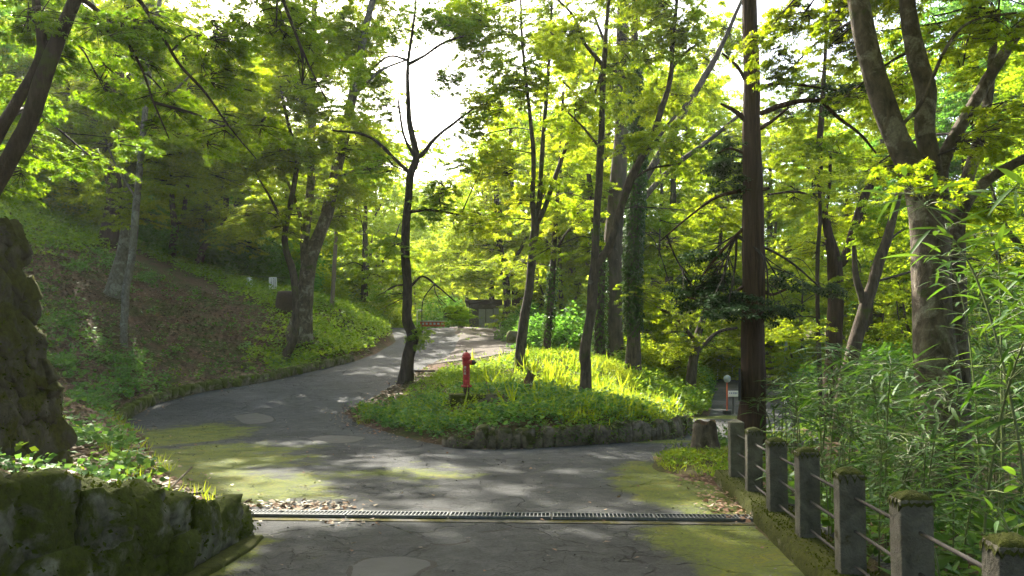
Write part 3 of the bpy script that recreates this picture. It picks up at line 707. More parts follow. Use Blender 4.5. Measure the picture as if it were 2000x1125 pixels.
# ------------------------------------------------------------------ stumps, logs, rocks, boards on the island and mound
def stump(name, label, loc, r, h, mat, seed, flare=.6, lean=(0, 0), jag=.12, sides=18):
    t = thing(name, label, 'stump', loc)
    V, F, C, _ = tube([(0, 0, -.12), (lean[0] * .3, lean[1] * .3, h * .3), (lean[0] * .7, lean[1] * .7, h * .7), (lean[0], lean[1], h)], [r * 1.05, r, r * .97, r], sides, 4, .09, flare, seed)
    rr = np.random.default_rng(seed); n = len(V); top = np.arange(n - sides, n); V[top, 2] += rr.uniform(-jag, jag, sides) * r * 2
    obj_np('bark', V, [F], mat, t, True)
    cen = V[top].mean(0); inner = cen + (V[top] - cen) * .72; inner[:, 2] = cen[2] - r * .55
    W = np.vstack([V[top], cen + (V[top] - cen) * .9 + np.array([0, 0, -.01]), inner, cen[None] + np.array([0, 0, -r * .6])]); s_ = sides; k_ = np.arange(s_)
    q = [np.column_stack([a * s_ + k_, a * s_ + (k_ + 1) % s_, (a + 1) * s_ + (k_ + 1) % s_, (a + 1) * s_ + k_]) for a in (0, 1)]
    obj_np('cut_face', W, [np.vstack(q), np.column_stack([2 * s_ + k_, 2 * s_ + (k_ + 1) % s_, np.full(s_, 3 * s_)])], M['log'], t, False)
    return t
st = stump('tree_stump', 'old grey tree stump with mossy spreading roots beside the fence', (3.16, 12.4, .09), .165, .47, M['bark_big'], 5, .9)
stump('leaning_stump', 'short rotten stump leaning on the planted bank right of the hydrant', tuple(PX(1022, 768, 17.2)), .10, .46, M['log'], 8, .5, (.20, 0), .25, 12)
o = share('fallen_log', stone_mesh('fallen_log', 520, M['log'], 5, .16, .5), None, tuple(PX(1048, 766, 16.9)), (.2, .5, .2), (.5, .2, .2)); tag(o, 'dark broken log piece lying below the leaning stump', 'log')
o = share('boulder', stone_mesh('boulder', 530, M['stone_kerb'], 5, .1, .4), None, tuple(PX(1003, 657, 25)), (0, 0, .4), (.42, .4, .36)); tag(o, 'yellowish mossy boulder at the top of the planted bank', 'boulder')
bm = bmesh.new(); add_box(bm, (0, 0, 0), (.62, .28, .05), .1, .01); o = bm_obj('dark_board', bm, M['rust'], None, loc=PX(828, 724, 21.5) + np.array([0, 0, -.01])); tag(o, 'dark flat board lying in the herbs behind the slim tree', 'board')
for i in range(9):
    px_, py_, Y_, w_ = [(942, 828, 14.2, .14), (1018, 868, 13.45, .10), (1035, 872, 13.35, .08), (1006, 874, 13.3, .07), (720, 832, 16.8, .12), (905, 872, 13.35, .1), (485, 690, 24.6, .28), (900, 640, 39.5, .2), (930, 700, 24, .1)][i]
    lab = ['grey cobble among the leaves above the island wall', 'small stone at the foot of the island wall, largest of three', 'small stone at the foot of the island wall, right of two others', 'tiny stone at the foot of the island wall, left of two others', 'pale stone at the tip of the planted island', 'small stone where the island wall meets the road at its left end', 'mossy round rock halfway up the left bank', 'small rock at the top of the gravel lot', 'small stone on the gravel behind the hydrant'][i]
    p_ = PX(px_, py_, Y_); p_[2] = max(float(terrain(p_[0], p_[1])), float(base(p_[0], p_[1]))) + w_ * .25
    o = share('stone', stone_mesh('stone', 540 + i, M['stone_kerb'] if i == 6 else M['stone_island'], 3, .14, .5), None, tuple(p_), (0, 0, i), (w_ * 1.3, w_, w_ * .8)); tag(o, lab, 'stone')

# ------------------------------------------------------------------ small far structures
def post_sign(name, label, c, w, h, thick, legz, text_cols, board=M['white'], legm=M['whitegrey'], ink=M['ink'], rz=0.0, legs=2, vertical=True, lm=None):
    t = thing(name, label, 'sign', (c[0], c[1], legz), rz)
    bm = bmesh.new(); add_box(bm, (0, 0, c[2] - legz), (w, thick, h), 0, .006); bm_obj('board', bm, board, t)
    for s_ in ([-1, 1] if legs == 2 else [0]):
        bm = bmesh.new(); add_box(bm, (s_ * w * .42, thick * .7 + .012, (c[2] - legz) * .5 + h * .1 - .1), (.03, .024, (c[2] - legz) + h * .5 + .2)); bm_obj('leg', bm, legm, t)
    if text_cols:
        bm = bmesh.new(); r = random.Random(4)
        for a, b in text_cols:                 # unreadable print: small dark marks in the rows and columns the photo shows
            for q in range(b):
                u = (a, .36 - .72 * q / max(1, b - 1)) if vertical else (-.36 + .72 * q / max(1, b - 1), a)
                add_box(bm, (u[0] * w, -thick / 2 - .002, c[2] - legz + u[1] * h), (w * (.13 if vertical else .09) * r.uniform(.7, 1.1), .003, h * (.055 if vertical else .3) * r.uniform(.7, 1.1)))
        tag(bm_obj('lettering', bm, ink, t), kind='stuff')
    return t
def gz(x, y): return float(terrain(x, y))
p = PX(533, 553, 33); post_sign('notice_board', 'white notice board with dark vertical writing on the left bank', p, .34, .52, .03, gz(p[0], p[1]), [(-.2, 8), (.08, 7), (.3, 8)])
p = PX(487, 552, 33); t = thing('white_lantern', 'white tapered box lantern on a thin stake on the left bank', 'lantern', (p[0], p[1], gz(p[0], p[1])))
hh = p[2] - t.location[2]
V, F = lathe([(0, hh - .25), (.16, hh - .25), (.12, hh + .22), (0, hh + .22)], 4); obj_np('box', V, F, M['white'], t)
V, F, _, _ = tube([(0, 0, -.2), (0, 0, hh - .2)], [.02, .02], 6, 2); obj_np('stake', V, [F], M['lamp_pole'], t)
p = PX(563, 590, 30.5); o = share('brown_drum', stone_mesh('brown_drum', 560, M['rust'], 4, .05, .7), None, (p[0], p[1], gz(p[0], p[1]) + .4), (0, 0, .3), (.9, .7, 1.0)); tag(o, 'rusty brown rounded box half hidden behind the forked tree', 'box')
# timber lamp pole
p0, p1 = PX(648, 585, 33), PX(660, 395, 33); t = thing('lamp_pole', 'brown timber pole with a small white lamp behind the forked tree', 'lamp pole', (p0[0], p0[1], gz(p0[0], p0[1]) - .1))
o0 = np.array(t.location); V, F, _, _ = tube([o0 - o0, p1 - o0], [.10, .075], 10, 3); obj_np('pole', V, [F], M['lamp_pole'], t, True)
q = PX(660, 425, 33) - o0; V, F, _, _ = tube([q + (-.06, 0, -.25), q + (.12, -.1, -.05), q + (.18, -.12, .02)], [.02, .02, .02], 6, 3); obj_np('bracket', V, [F], M['whitegrey'], t)
V, F = lathe([(0, .10), (.07, .09), (.14, .03), (.18, -.03), (.15, -.06), (0, -.07)], 14); o = obj_np('lamp_head', V + q + np.array((.24, -.12, .0)), F, M['white'], t, True)
a, b = PX(440, 533, 33), PX(651, 541, 33); mid = (a + b) / 2 - (0, 0, .12); V, F, _, _ = tube([a, mid, b], [.008, .008, .008], 4, 8); o = obj_np('wire', V, [F], M['rail'], None); tag(o, 'thin wire stretched to the lamp pole along the left bank', 'wire')
# things at the crest of the upper road
p = PX(845, 633, 47); t = thing('orange_board', 'low orange red board with pale lettering at the crest of the upper road', 'board', (p[0], p[1], float(base(p[0], p[1]))))
hh = p[2] - t.location[2]
bm = bmesh.new(); add_box(bm, (0, 0, hh), (1.55, .08, .30), 0, .01); bm_obj('panel', bm, M['orange'], t)
bm = bmesh.new(); add_box(bm, (-.05, 0, hh + .18), (1.95, .22, .05), 0, .01); bm_obj('cap_rail', bm, M['whitegrey'], t)
for s_ in (-.65, .65):
    bm = bmesh.new(); add_box(bm, (s_, .07, hh / 2 - .1), (.08, .055, hh + .2)); bm_obj('leg', bm, M['lamp_pole'], t)
bm = bmesh.new()
for i in range(6): add_box(bm, (-.6 + .24 * i, -.044, hh + .02), (.13, .006, .11)); 
tag(bm_obj('lettering', bm, M['white'], t), kind='stuff')
p0 = PX(815, 640, 50); zb = float(base(p0[0], p0[1])); p1 = PX(816, 606, 50)
t = thing('garden_lamp', 'slim white garden lamp with a bent neck at the crest of the upper road', 'lamp', (p0[0], p0[1], zb)); o0 = np.array(t.location)
V, F, _, _ = tube([(0, 0, -.1), (0, 0, p1[2] - zb - .15), (.06, 0, p1[2] - zb), (.2, 0, p1[2] - zb + .03)], [.035] * 4, 8, 4); obj_np('post', V, [F], M['white'], t, True)
V, F = lathe([(0, .06), (.06, .05), (.11, -.03), (0, -.04)], 12); obj_np('lamp_head', V + np.array((.26, 0, p1[2] - zb)), F, M['whitegrey'], t, True)
# pale shed right of the crest
sx0 = PX(905, 640, 46); t = thing('garden_shed', 'small pale panelled shed with a dark roof at the top of the gravel lot', 'shed', (-1.75, 47, 3.3)); t.scale = (.8, .8, .85)
bm = bmesh.new(); add_box(bm, (0, .9, .95), (2.3, 1.7, 2.1)); bm_obj('wall', bm, M['roof'], t)
for i, x in enumerate((-.72, -.14, .44, .96)):
    bm = bmesh.new(); add_box(bm, (x, .03, .85 + (i == 3) * .3), (.52 if i < 3 else .42, .05, 1.5 - (i == 3) * .5), 0, .008); bm_obj('panel', bm, M['shedwall'] if i else M['roof'], t)
bm = bmesh.new(); add_box(bm, (0, .8, 2.08), (2.9, 2.4, .12), 0, .01, Matrix.Rotation(-.12, 4, 'X')); bm_obj('roof', bm, M['roof'], t)
# timber play frame left of the crest
p = PX(716, 600, 50); zb = gz(p[0], p[1]); t = thing('play_frame', 'brown timber play frame with a teal panel beyond the left bank', 'play frame', (p[0], p[1], zb))
for x in (-1.2, -.4, .4, 1.2):
    bm = bmesh.new(); add_box(bm, (x, 0, 1.4), (.14, .14, 3.4)); bm_obj('post', bm, M['brownwood'], t)
for z in (1.5, 3.0):
    bm = bmesh.new(); add_box(bm, (0, -.1, z), (2.7, .06, .16)); bm_obj('rail', bm, M['brownwood'], t)
bm = bmesh.new(); add_box(bm, (.8, -.1, 1.05), (.72, .05, .7)); bm_obj('panel', bm, M['teal'], t)
# right side: marker pole, sign, board on the cedar, lamp post, pole pile, pale canopy
p = PX(1420, 811, 21.6); t = thing('marker_pole', 'thin orange marker pole with a round grey disc beside the lower road', 'pole', (p[0], p[1], 0))
V, F, _, _ = tube([(0, 0, 0), (0, 0, 1.0)], [.022, .022], 8, 2); obj_np('post', V, [F], M['orange'], t, True)
V, F = lathe([(0, -.02), (.10, -.02), (.11, 0), (.10, .03), (0, .04)], 18); o = obj_np('disc', V, F, M['shedwall'], t); o.location = (0, -.02, 1.02); o.rotation_euler = (math.radians(90), 0, 0)
bm = bmesh.new(); add_box(bm, (0, 0, .06), (.2, .2, .12), 0, .02); bm_obj('foot', bm, M['black'], t)
p = PX(1432, 769, 21.8); post_sign('small_sign', 'small white sign with bluish print on a dark stake by the lower road', p, .29, .17, .015, .0, [(.1, 5)], M['white'], M['black'], M['blue_ink'], .05, 1, False)
p = PX(1445, 752, 11.78); bm = bmesh.new(); add_box(bm, (0, 0, 0), (.42, .02, .50), 0, .004); o = bm_obj('black_board', bm, M['black'], None, loc=p); o.rotation_euler = (0, math.radians(4), math.radians(70)); tag(o, 'thin black board seen edge on against the left side of the cedar trunk', 'board')
p1 = PX(1537, 640, 34); p0 = np.array([PX(1529, 700, 34)[0], 34, gz(PX(1530, 700, 34)[0], 34)])
t = thing('lamp_post', 'grey steel lamp post with a short side arm beyond the bamboo', 'lamp post', tuple(p0))
V, F, _, _ = tube([(0, 0, -.2), p1 - p0], [.075, .055], 10, 3); obj_np('post', V, [F], M['pole'], t, True)
q = p1 - p0 - (0, 0, .12); V, F, _, _ = tube([q, q + (-.28, 0, .1)], [.03, .03], 6, 2); obj_np('arm', V, [F], M['pole'], t)
bm = bmesh.new(); add_box(bm, q + (-.36, 0, .13), (.22, .1, .06), 0, .01); bm_obj('lamp_head', bm, M['whitegrey'], t)
p = PX(1555, 735, 38); zb = gz(p[0], p[1]); t = thing('pole_pile', 'sloping lean-to pile of long weathered poles beyond the bamboo', 'wood pile', (p[0], p[1], zb))
V, F, _, _ = tube([(-1.5, 0, 0), (1.5, 0, 1.2)], [.05, .045], 6, 3); pme = mesh_np('pole', V, [F], True); pme.materials.append(M['brownwood'])
for i in range(16): share('pole', pme, t, (-.9 + i * .16, random.uniform(-.1, .1) + i * .05, .35 + random.uniform(-.05, .05)), (0, 0, random.uniform(-.06, .06)), (.8, 1, .8))
bm = bmesh.new(); add_box(bm, (.3, 1.0, .4), (3.2, 1.4, .8), 0, .05); bm_obj('stack', bm, M['roof'], t)
p = PX(1416, 712, 46); t = thing('pale_canopy', 'pale greenish canopy roof on thin legs far beyond the lower road', 'canopy', (p[0], p[1], gz(p[0], p[1])))
hh = p[2] - t.location[2]
bm = bmesh.new(); add_box(bm, (0, 0, hh + .1), (1.2, 1.2, .04), 0, 0, Matrix.Rotation(.35, 4, 'Y')); bm_obj('roof', bm, M['whitegrey'], t)
for x in (-.45, .45):
    bm = bmesh.new(); add_box(bm, (x, 0, hh / 2), (.05, .05, hh)); bm_obj('leg', bm, M['whitegrey'], t)
for i, (xa, ya, xb, yb) in enumerate(((9.4, 26, 11.8, 33), (12.2, 31.5, 15.0, 33.5))):
    dx, dy = unit(np.array([xb - xa, yb - ya])) ; nx, ny = -dy * .05, dx * .05
    V = [(xa + nx, ya + ny), (xa - nx, ya - ny), (xb - nx, yb - ny), (xb + nx, yb + ny)]
    o = obj_np('road_line', np.array([(a, b, float(base(a, b)) + .012) for a, b in V]), [np.array([[0, 1, 2, 3]])], M['paint_line']); tag(o, kind='structure')

# ------------------------------------------------------------------ trees
def rot_leaf_dirs(n, rng, tilt):
    a = rng.uniform(0, 2 * math.pi, n); D = np.column_stack([np.cos(a), np.sin(a), rng.normal(-.15, .3, n)])
    Nn = np.column_stack([rng.normal(0, tilt, n), rng.normal(0, tilt, n), np.ones(n)])
    return unit(D), unit(Nn)
def spray_leaves(rng, C, O, R, per, size, tilt=.45, droop=.22):
    """C spray centres, O outward directions: fan-shaped flat sprays of leaves"""
    m = len(C); n = m * per
    ang = rng.uniform(-1.25, 1.25, (m, per)); tw = np.round(ang / .36) * .36 + rng.normal(0, .06, (m, per))
    rr = R * np.sqrt(rng.uniform(.02, 1, (m, per))) * rng.uniform(.75, 1.2, (m, 1)) * (1 - .22 * np.abs(ang))
    a0 = np.arctan2(O[:, 1], O[:, 0])[:, None] + tw
    rr2 = rr - .35 * R
    P = np.stack([C[:, 0, None] + np.cos(a0) * rr2, C[:, 1, None] + np.sin(a0) * rr2, C[:, 2, None] - droop * rr * rr / R + rng.normal(0, .05 * R, (m, per)) + rng.uniform(-.12, .12, (m, 1)) * rr], -1).reshape(-1, 3)
    D, Nn = rot_leaf_dirs(n, rng, tilt)
    D = unit(D + .7 * np.column_stack([np.cos(a0).ravel(), np.sin(a0).ravel(), np.full(n, -.25)]))
    return P, D, Nn, size * rng.uniform(.7, 1.25, n)
NLEAF = 0; GD = 1.9
def crown_geo(rng, lobes, R, per, size, kind, hub_of, dens, twig_B=None, twig_frac=.3, tilt=.45, layer=None):
    """lobes: (centre, (rx, ry, rz), density factor) -> leaf arrays and twigs"""
    global NLEAF
    Ps, Ds, Ns, Ss = [], [], [], []
    area = {'quad': .30, 'wide': .42, 'star3': .42, 'star5': .55}[kind] * size * size * .55
    for c, (rx, ry, rz), df in lobes:
        m = max(2, int(GD * dens * df * math.pi * rx * rz / area / per))
        u = unit(rng.normal(size=(m, 3))); rad = rng.uniform(0, 1, (m, 1)) ** .45
        Q = u * rad * np.array([rx, ry, rz])
        lz = layer or R * .8
        Q[:, 2] = Q[:, 2] * .35 + .65 * np.round(Q[:, 2] / lz) * lz + rng.normal(0, .05, m)
        Q = Q + c; hub = hub_of(c)
        O = Q - hub; O[:, 2] = 0; O = unit(O + rng.normal(0, .25, O.shape) * np.array([1, 1, 0]))
        P, D, Nn, S = spray_leaves(rng, Q, O, R, per, size, tilt)
        Ps.append(P); Ds.append(D); Ns.append(Nn); Ss.append(S)
        if twig_B is not None:
            d = np.linalg.norm(c - hub)
            bend = hub * .5 + c * .5 + np.array([0, 0, .08 * d]) + rng.normal(0, .06 * d + .02, 3)
            end = c + (c - hub) * .25 * min(1, rx / max(d, .1))
            r0 = .010 + .011 * d ** .7
            V, F, CC, _ = tube([hub, bend, c, end], [r0, r0 * .75, r0 * .5, r0 * .2], 5, 4); twig_B.add(V, F)
            for j in rng.choice(m, max(1, int(m * twig_frac)), replace=False):
                k_ = rng.integers(len(CC) // 3, len(CC)); s0 = CC[k_]; q = Q[j] + O[j] * R * .3; dd_ = np.linalg.norm(q - s0)
                mid = (s0 + q) / 2 + np.array([0, 0, .10 * dd_]) + rng.normal(0, .05 * dd_, 3)
                V, F, _, _ = tube([s0, mid, q], [.011, .008, .004], 3, 3); twig_B.add(V, F)
    P, D, Nn, S = map(np.concatenate, (Ps, Ds, Ns, Ss)); NLEAF += len(P)
    return P, D, Nn, S

# flat layered sprays of maple leaves, built once and hung on every branch as parts
def clump_mesh(name, seed, kind, size, nspray, per, R):
    rng = np.random.default_rng(seed); Q = []; O = []
    B = Batch()
    for j in range(nspray):
        lay = (j % 3 - 1) * .26; a = rng.uniform(-1.5, 1.5); d = rng.uniform(.05, .95)
        q = np.array([d * math.cos(a) - .45, d * math.sin(a) * .95, lay * (1.1 - d * .5) + rng.normal(0, .05) - .15 * d * d]); Q.append(q); O.append((math.cos(a), math.sin(a), 0))
        V, F, _, _ = tube([(-.5, 0, lay * .3), q * .6 + np.array([-.2, 0, lay * .2 + .05]), q + np.array(O[-1]) * R * .5], [.011, .007, .003], 3, 2); B.add(V, F)
    P, D, Nn, S = spray_leaves(rng, np.array(Q), np.array(O, float), R, per, size, .5, .25)
    V, F = leaves_np(kind, P, D, Nn, S); me = mesh_np(name, V, F); me.materials.append(M['maple'])
    V, F = B.out(); tw = mesh_np('twig_fan', V, F, True); tw.materials.append(M['twig'])
    return me, tw
CL_NEAR = [clump_mesh('foliage', 40 + i, 'star3', .088, 22, 48, .40) for i in range(6)]
CL_MID = [clump_mesh('foliage', 50 + i, 'star3', .074, 22, 56, .40) for i in range(9)]
NCL = 0
CDENS = 2.3
def clumps(rng, t, LB, hub_of, dens, B, leaf, near, org):
    global NCL
    for c, (rx, ry, rz), df in LB:
        sc = .48 if near else (.95 if rx > 1.2 else .75)
        m = int(max(2, round(CDENS * (1.35 if near else 1.0) * df * dens * math.pi * rx * rz / (sc * sc * 1.15))))
        u = unit(rng.normal(size=(m, 3))) * rng.uniform(0, 1, (m, 1)) ** .5; Q = c + u * np.array([rx, ry, rz]); hub = hub_of(c)
        d = np.linalg.norm(c - hub); bend = hub * .5 + c * .5 + np.array([0, 0, .08 * d]) + rng.normal(0, .06 * d + .02, 3); end = c + (c - hub) * .25 * min(1, rx / max(d, .1))
        r0 = .008 + .009 * d ** .7
        V, F, CC, _ = tube([hub, bend, c, end], [r0, r0 * .75, r0 * .5, r0 * .2], 5, 4); B.add(V, F)
        for q in Q:
            o_ = q - hub; a = math.atan2(o_[1], o_[0]) + rng.normal(0, .4); s_ = sc * rng.uniform(.7, 1.3)
            k_ = rng.integers(len(CL_NEAR if near else CL_MID)); me, tw = (CL_NEAR if near else CL_MID)[k_]
            s0 = CC[rng.integers(len(CC) // 3, len(CC))]; att = q - np.array([math.cos(a), math.sin(a), 0]) * .5 * s_; dd_ = np.linalg.norm(att - s0)
            V, F, _, _ = tube([s0, (s0 + att) / 2 + np.array([0, 0, .06 * dd_]) + rng.normal(0, .04 * dd_, 3), att], [.010, .007, .005], 3, 3); B.add(V, F)
            rot = (rng.normal(0, .13), rng.normal(.05, .13), a)
            o = share('foliage', me, t, tuple(q - org), rot, (s_, s_, s_ * rng.uniform(.8, 1.2)))
            o.material_slots[0].link = 'OBJECT'; o.material_slots[0].material = M[leaf]; o['kind'] = 'stuff'
            if near or rng.uniform() < .5: share('twig_fan', tw, o, (0, 0, 0))['kind'] = 'stuff'
            NCL += 1

def hero(name, label, Y, limbs, lobes, bark, leaf='maple', lk='quad', size=.10, R=.6, per=40, dens=1.0, flare=.35, seed=0, rough=.10, base_z=None, group=None, tilt=.45, twig_frac=.3, cat='tree', crown_name='crown', sides=10, layer=None):
    """limbs: list of polylines [(px, py, r_px[, dY])]; first one is the trunk. lobes: (px, py, dY, rx_px, ry_px[, density])"""
    rng = np.random.default_rng(1000 + seed)
    W = []
    for lb in limbs:
        W.append((np.array([PX(q[0], q[1], Y + (q[3] if len(q) > 3 else 0)) for q in lb]), np.array([q[2] * Y / FPX * (.86 if sides == 10 else 1) for q in lb])))
    b = W[0][0][0].copy(); zt = gz(b[0], b[1])
    P0, R0 = W[0]
    if P0[0][2] > zt - .05:                     # carry the trunk down into the ground
        P0 = np.vstack([[P0[0][0], P0[0][1], zt - .15], P0]) if P0[0][2] - zt > .15 else np.vstack([[*P0[0][:2], zt - .15], P0[1:]])
        R0 = np.concatenate([[R0[0]], R0]) if len(P0) > len(R0) else R0
        W[0] = (P0, R0)
    org = np.array([P0[0][0], P0[0][1], min(zt, P0[0][2] + .15)])
    t = thing(name, label, cat, tuple(org), group=group)
    pts = []
    for i, (P, Rr) in enumerate(W):
        V, F, C, rr = tube(P, Rr, (sides + 4) if i == 0 else sides, 5, rough, flare if i == 0 else 0, seed * 7 + i)
        obj_np('trunk' if i == 0 else 'limb', V, [F], bark, t, True, org)
        pts.append(C)
    pts = np.concatenate(pts)
    if not lobes: return t
    high = pts[pts[:, 2] > np.percentile(pts[:, 2], 25)]
    def hub(c):
        d = np.linalg.norm((high - c) * np.array([1, 1, .8]), axis=1) + np.maximum(0, high[:, 2] - c[2]) * 1.2
        return high[np.argmin(d)]
    B = Batch(); LB = []
    for q in lobes:
        yy = Y + q[2]; c = PX(q[0], q[1], yy); rx, rz = q[3] * yy / FPX, q[4] * yy / FPX
        LB.append((c, (rx, max(.6, .8 * rx), rz), q[5] if len(q) > 5 else 1.0))
    if layer is not None:
        P, D, Nn, S = crown_geo(rng, LB, R, per, size, lk, hub, dens, B, twig_frac, tilt, layer)
        V, F = leaves_np(lk, P, D, Nn, S)
        obj_np(crown_name, V, F, M[leaf], t, False, org)
    else: clumps(rng, t, LB, hub, dens, B, leaf, near=(lk == 'star5'), org=org)
    tag(B.obj('twigs', M['twig'], t, True, org), kind='stuff')
    return t

# near tree leaning in at the upper left, with hanging sprays
hero('maple_tree', 'dark maple leaning in from the left edge with drooping sprays', 9.0,
  [[(-330, 640, 26), (-190, 560, 24), (-60, 425, 22), (0, 345, 20), (48, 255, 18), (85, 155, 17), (112, 80, 15), (150, -8, 14), (190, -110, 11), (240, -230, 8)],
   [(-150, 520, 14), (-60, 360, 14), (0, 255, 13), (38, 190, 12), (78, 118, 11), (80, 70, 10), (70, 0, 9), (60, -120, 7)],
   [(150, -8, 7), (190, 20, 5), (235, 65, 4), (275, 130, 3), (300, 200, 2.2), (330, 270, 1.5)],
   [(160, -20, 6), (250, -20, 5), (310, 60, 4), (350, 125, 3.5), (400, 180, 3), (450, 250, 2), (500, 310, 1.3)],
   [(240, -230, 7), (400, -200, 6), (520, -90, 5), (560, 20, 4), (600, 120, 2.5), (640, 200, 1.5)]],
  [(70, 60, .5, 110, 90, .8), (190, 150, 1.2, 110, 80, .8), (60, 210, 1.6, 90, 70, .8), (260, 40, 0, 120, 70, .9), (330, 190, 1, 100, 90, .7), (420, 80, .5, 100, 90, .9), (440, 250, 1.5, 90, 60, .6), (170, 300, 2.5, 120, 50, .6), (540, 50, 1, 80, 80, .9), (590, 160, 1.5, 70, 90, .8), (-40, 330, 1, 90, 60, .8),
   (300, -140, 1, 220, 90, .25), (20, -120, 1, 180, 90, .3), (560, -130, 1.5, 150, 80, .7), (520, -290, 4.5, 300, 90, 1.0), (507, -160, 8.4, 290, 60, 3.0), (640, -200, 8.0, 260, 60, 2.4), (900, -420, 4, 300, 80, .7)],  # unseen high lobes, some added to block the sun over the foreground road
  M['bark_dark'], 'maple_dark', 'star5', .072, .40, 36, .60, seed=1, tilt=.5)
# left bank
hero('thick_trunk_tree', 'thick dark brown trunk standing on the left bank behind the pale twin trunks', 32,
  [[(212, 490, 21), (217, 430, 18), (222, 360, 17), (206, 280, 18), (221, 220, 15), (232, 120, 13), (240, 0, 11), (245, -120, 8), (250, -260, 5)], [(222, 200, 7), (270, 120, 5), (320, 30, 4)], [(215, 330, 4), (170, 300, 3), (120, 290, 2)]],
  [(180, 60, 2, 160, 90), (320, 60, 1, 140, 90), (90, 180, 1, 120, 80), (240, -120, 0, 250, 120, .12), (330, 190, 1, 90, 60, .8), (300, 330, 3, 110, 50), (160, 300, 2, 120, 50), (420, 300, 4, 110, 50), (60, 330, 2, 100, 40)], M['bark_red'], 'maple', 'quad', .15, .9, 40, 1.35, seed=2)
hero('pale_tree', 'pale grey leaning trunk with a broad foot on the left bank', 26,
  [[(226, 582, 22), (240, 500, 15), (250, 420, 13), (258, 300, 14), (270, 190, 12), (285, 80, 10), (300, -60, 8), (310, -200, 5)], [(262, 260, 5), (300, 180, 4), (350, 90, 3)], [(275, 170, 5), (220, 80, 4), (180, 0, 3)]],
  [(300, 90, 1, 120, 90), (210, 200, -1, 90, 60), (390, 180, 0, 100, 60), (300, -100, 0, 200, 110, .12), (150, 330, 0, 90, 40), (150, 230, -3, 110, 50), (80, 120, -3, 130, 70), (330, 340, -3, 110, 45), (240, 400, -2, 70, 30)], M['bark_pale'], 'maple', 'quad', .13, .8, 40, 1.35, seed=3)
hero('slender_pale_tree', 'slender pale trunk rising from the litter in front of the broad footed one', 22.5,
  [[(241, 690, 9), (243, 620, 8), (247, 560, 8), (258, 500, 8), (266, 400, 8), (277, 290, 7), (292, 130, 6), (315, -20, 4), (330, -150, 3)], [(268, 390, 3), (230, 330, 2.5), (200, 260, 2)], [(280, 260, 4), (330, 190, 3), (390, 130, 2)]],
  [(360, 300, 0, 110, 50), (180, 270, 0, 90, 45, .8), (420, 140, 0, 110, 70), (330, -60, 0, 170, 100, .15)], M['bark_pale'], 'maple', 'quad', .12, .7, 40, 1.35, seed=4, flare=.2)
hero('forked_maple', 'small grey maple forking low in front of the dark thicket on the left', 34,
  [[(330, 528, 9), (338, 480, 8), (342, 440, 8), (336, 400, 6), (338, 350, 5), (352, 300, 4), (360, 220, 3)], [(342, 442, 6), (358, 420, 5), (365, 360, 5), (370, 270, 4), (376, 190, 3)]],
  [(350, 330, 0, 110, 45), (430, 240, 0, 110, 60), (300, 230, 0, 90, 60)], M['bark_maple'], 'maple', 'quad', .15, .8, 40, 1.35, seed=5)
hero('crooked_maple', 'small crooked maple leaning right on the left bank above the white lantern', 34.5,
  [[(378, 548, 10), (398, 485, 9), (435, 447, 8), (442, 390, 6), (440, 330, 4)], [(435, 449, 6), (460, 400, 5), (500, 352, 3), (540, 330, 2)]],
  [(450, 340, 0, 130, 45), (530, 400, 0, 110, 45), (480, 470, -1, 70, 30, .7), (410, 420, 0, 70, 40), (520, 480, 2, 90, 30), (330, 430, 3, 80, 35), (600, 420, 4, 80, 45), (610, 330, 3, 80, 45), (420, 250, 4, 120, 60), (540, 120, 4, 120, 70)], M['bark_maple'], 'maple', 'quad', .15, .8, 40, 1.35, seed=6)
hero('curved_thin_tree', 'thin curved grey stem beside the large forked tree on the left bank', 26,
  [[(548, 702, 10), (574, 660, 9), (578, 600, 8), (572, 530, 8), (556, 472, 7), (569, 390, 6), (580, 310, 5), (560, 230, 3.5), (545, 150, 2.5)], [(560, 450, 4), (530, 390, 3), (500, 340, 2)]],
  [(490, 310, 0, 110, 45), (560, 190, 0, 90, 70), (540, 420, 0, 80, 30)], M['bark_maple'], 'maple', 'quad', .12, .7, 40, 1.35, seed=7)
hero('large_forked_maple', 'large grey forked maple on the left bank, its right stem slanting up', 27.5,
  [[(584, 660, 25), (592, 600, 20), (600, 545, 18), (607, 505, 17), (620, 465, 15), (640, 410, 14), (660, 320, 12), (680, 230, 11), (700, 130, 10), (715, 50, 8), (735, -40, 6), (750, -180, 4)],
   [(600, 530, 12), (595, 475, 11), (600, 430, 10), (606, 370, 9), (608, 290, 9), (610, 180, 8), (612, 60, 7), (618, -60, 5), (620, -200, 3)],
   [(594, 455, 5), (578, 395, 4), (550, 330, 3), (520, 280, 2)], [(690, 190, 4), (740, 140, 3), (800, 115, 2)], [(610, 170, 4), (570, 110, 3), (530, 60, 2)], [(655, 350, 3.5), (700, 330, 3), (740, 320, 2)]],
  [(520, 240, 0, 110, 60), (620, 90, 0, 100, 80), (690, 60, 0, 70, 60, .8), (640, 260, -1, 90, 60), (720, 230, 0, 60, 45, .8), (560, 60, -1, 90, 70), (680, 380, 0, 70, 45), (470, 140, 0, 100, 70), (660, -130, 0, 190, 100, 1.1), (430, 330, -2, 120, 40), (540, 300, -2, 100, 50), (350, 250, -2, 120, 50), (460, 420, -1, 90, 30), (650, 430, 1, 60, 40), (720, 80, 1.5, 50, 45), (745, 270, 1.5, 40, 45, .9), (740, 320, 1, 45, 40, .6), (760, 30, 1, 70, 45, .9), (730, 170, 1, 50, 45, .8), (700, 290, 1, 60, 40)], M['bark_big'], 'maple', 'quad', .13, .75, 40, 1.35, seed=8)
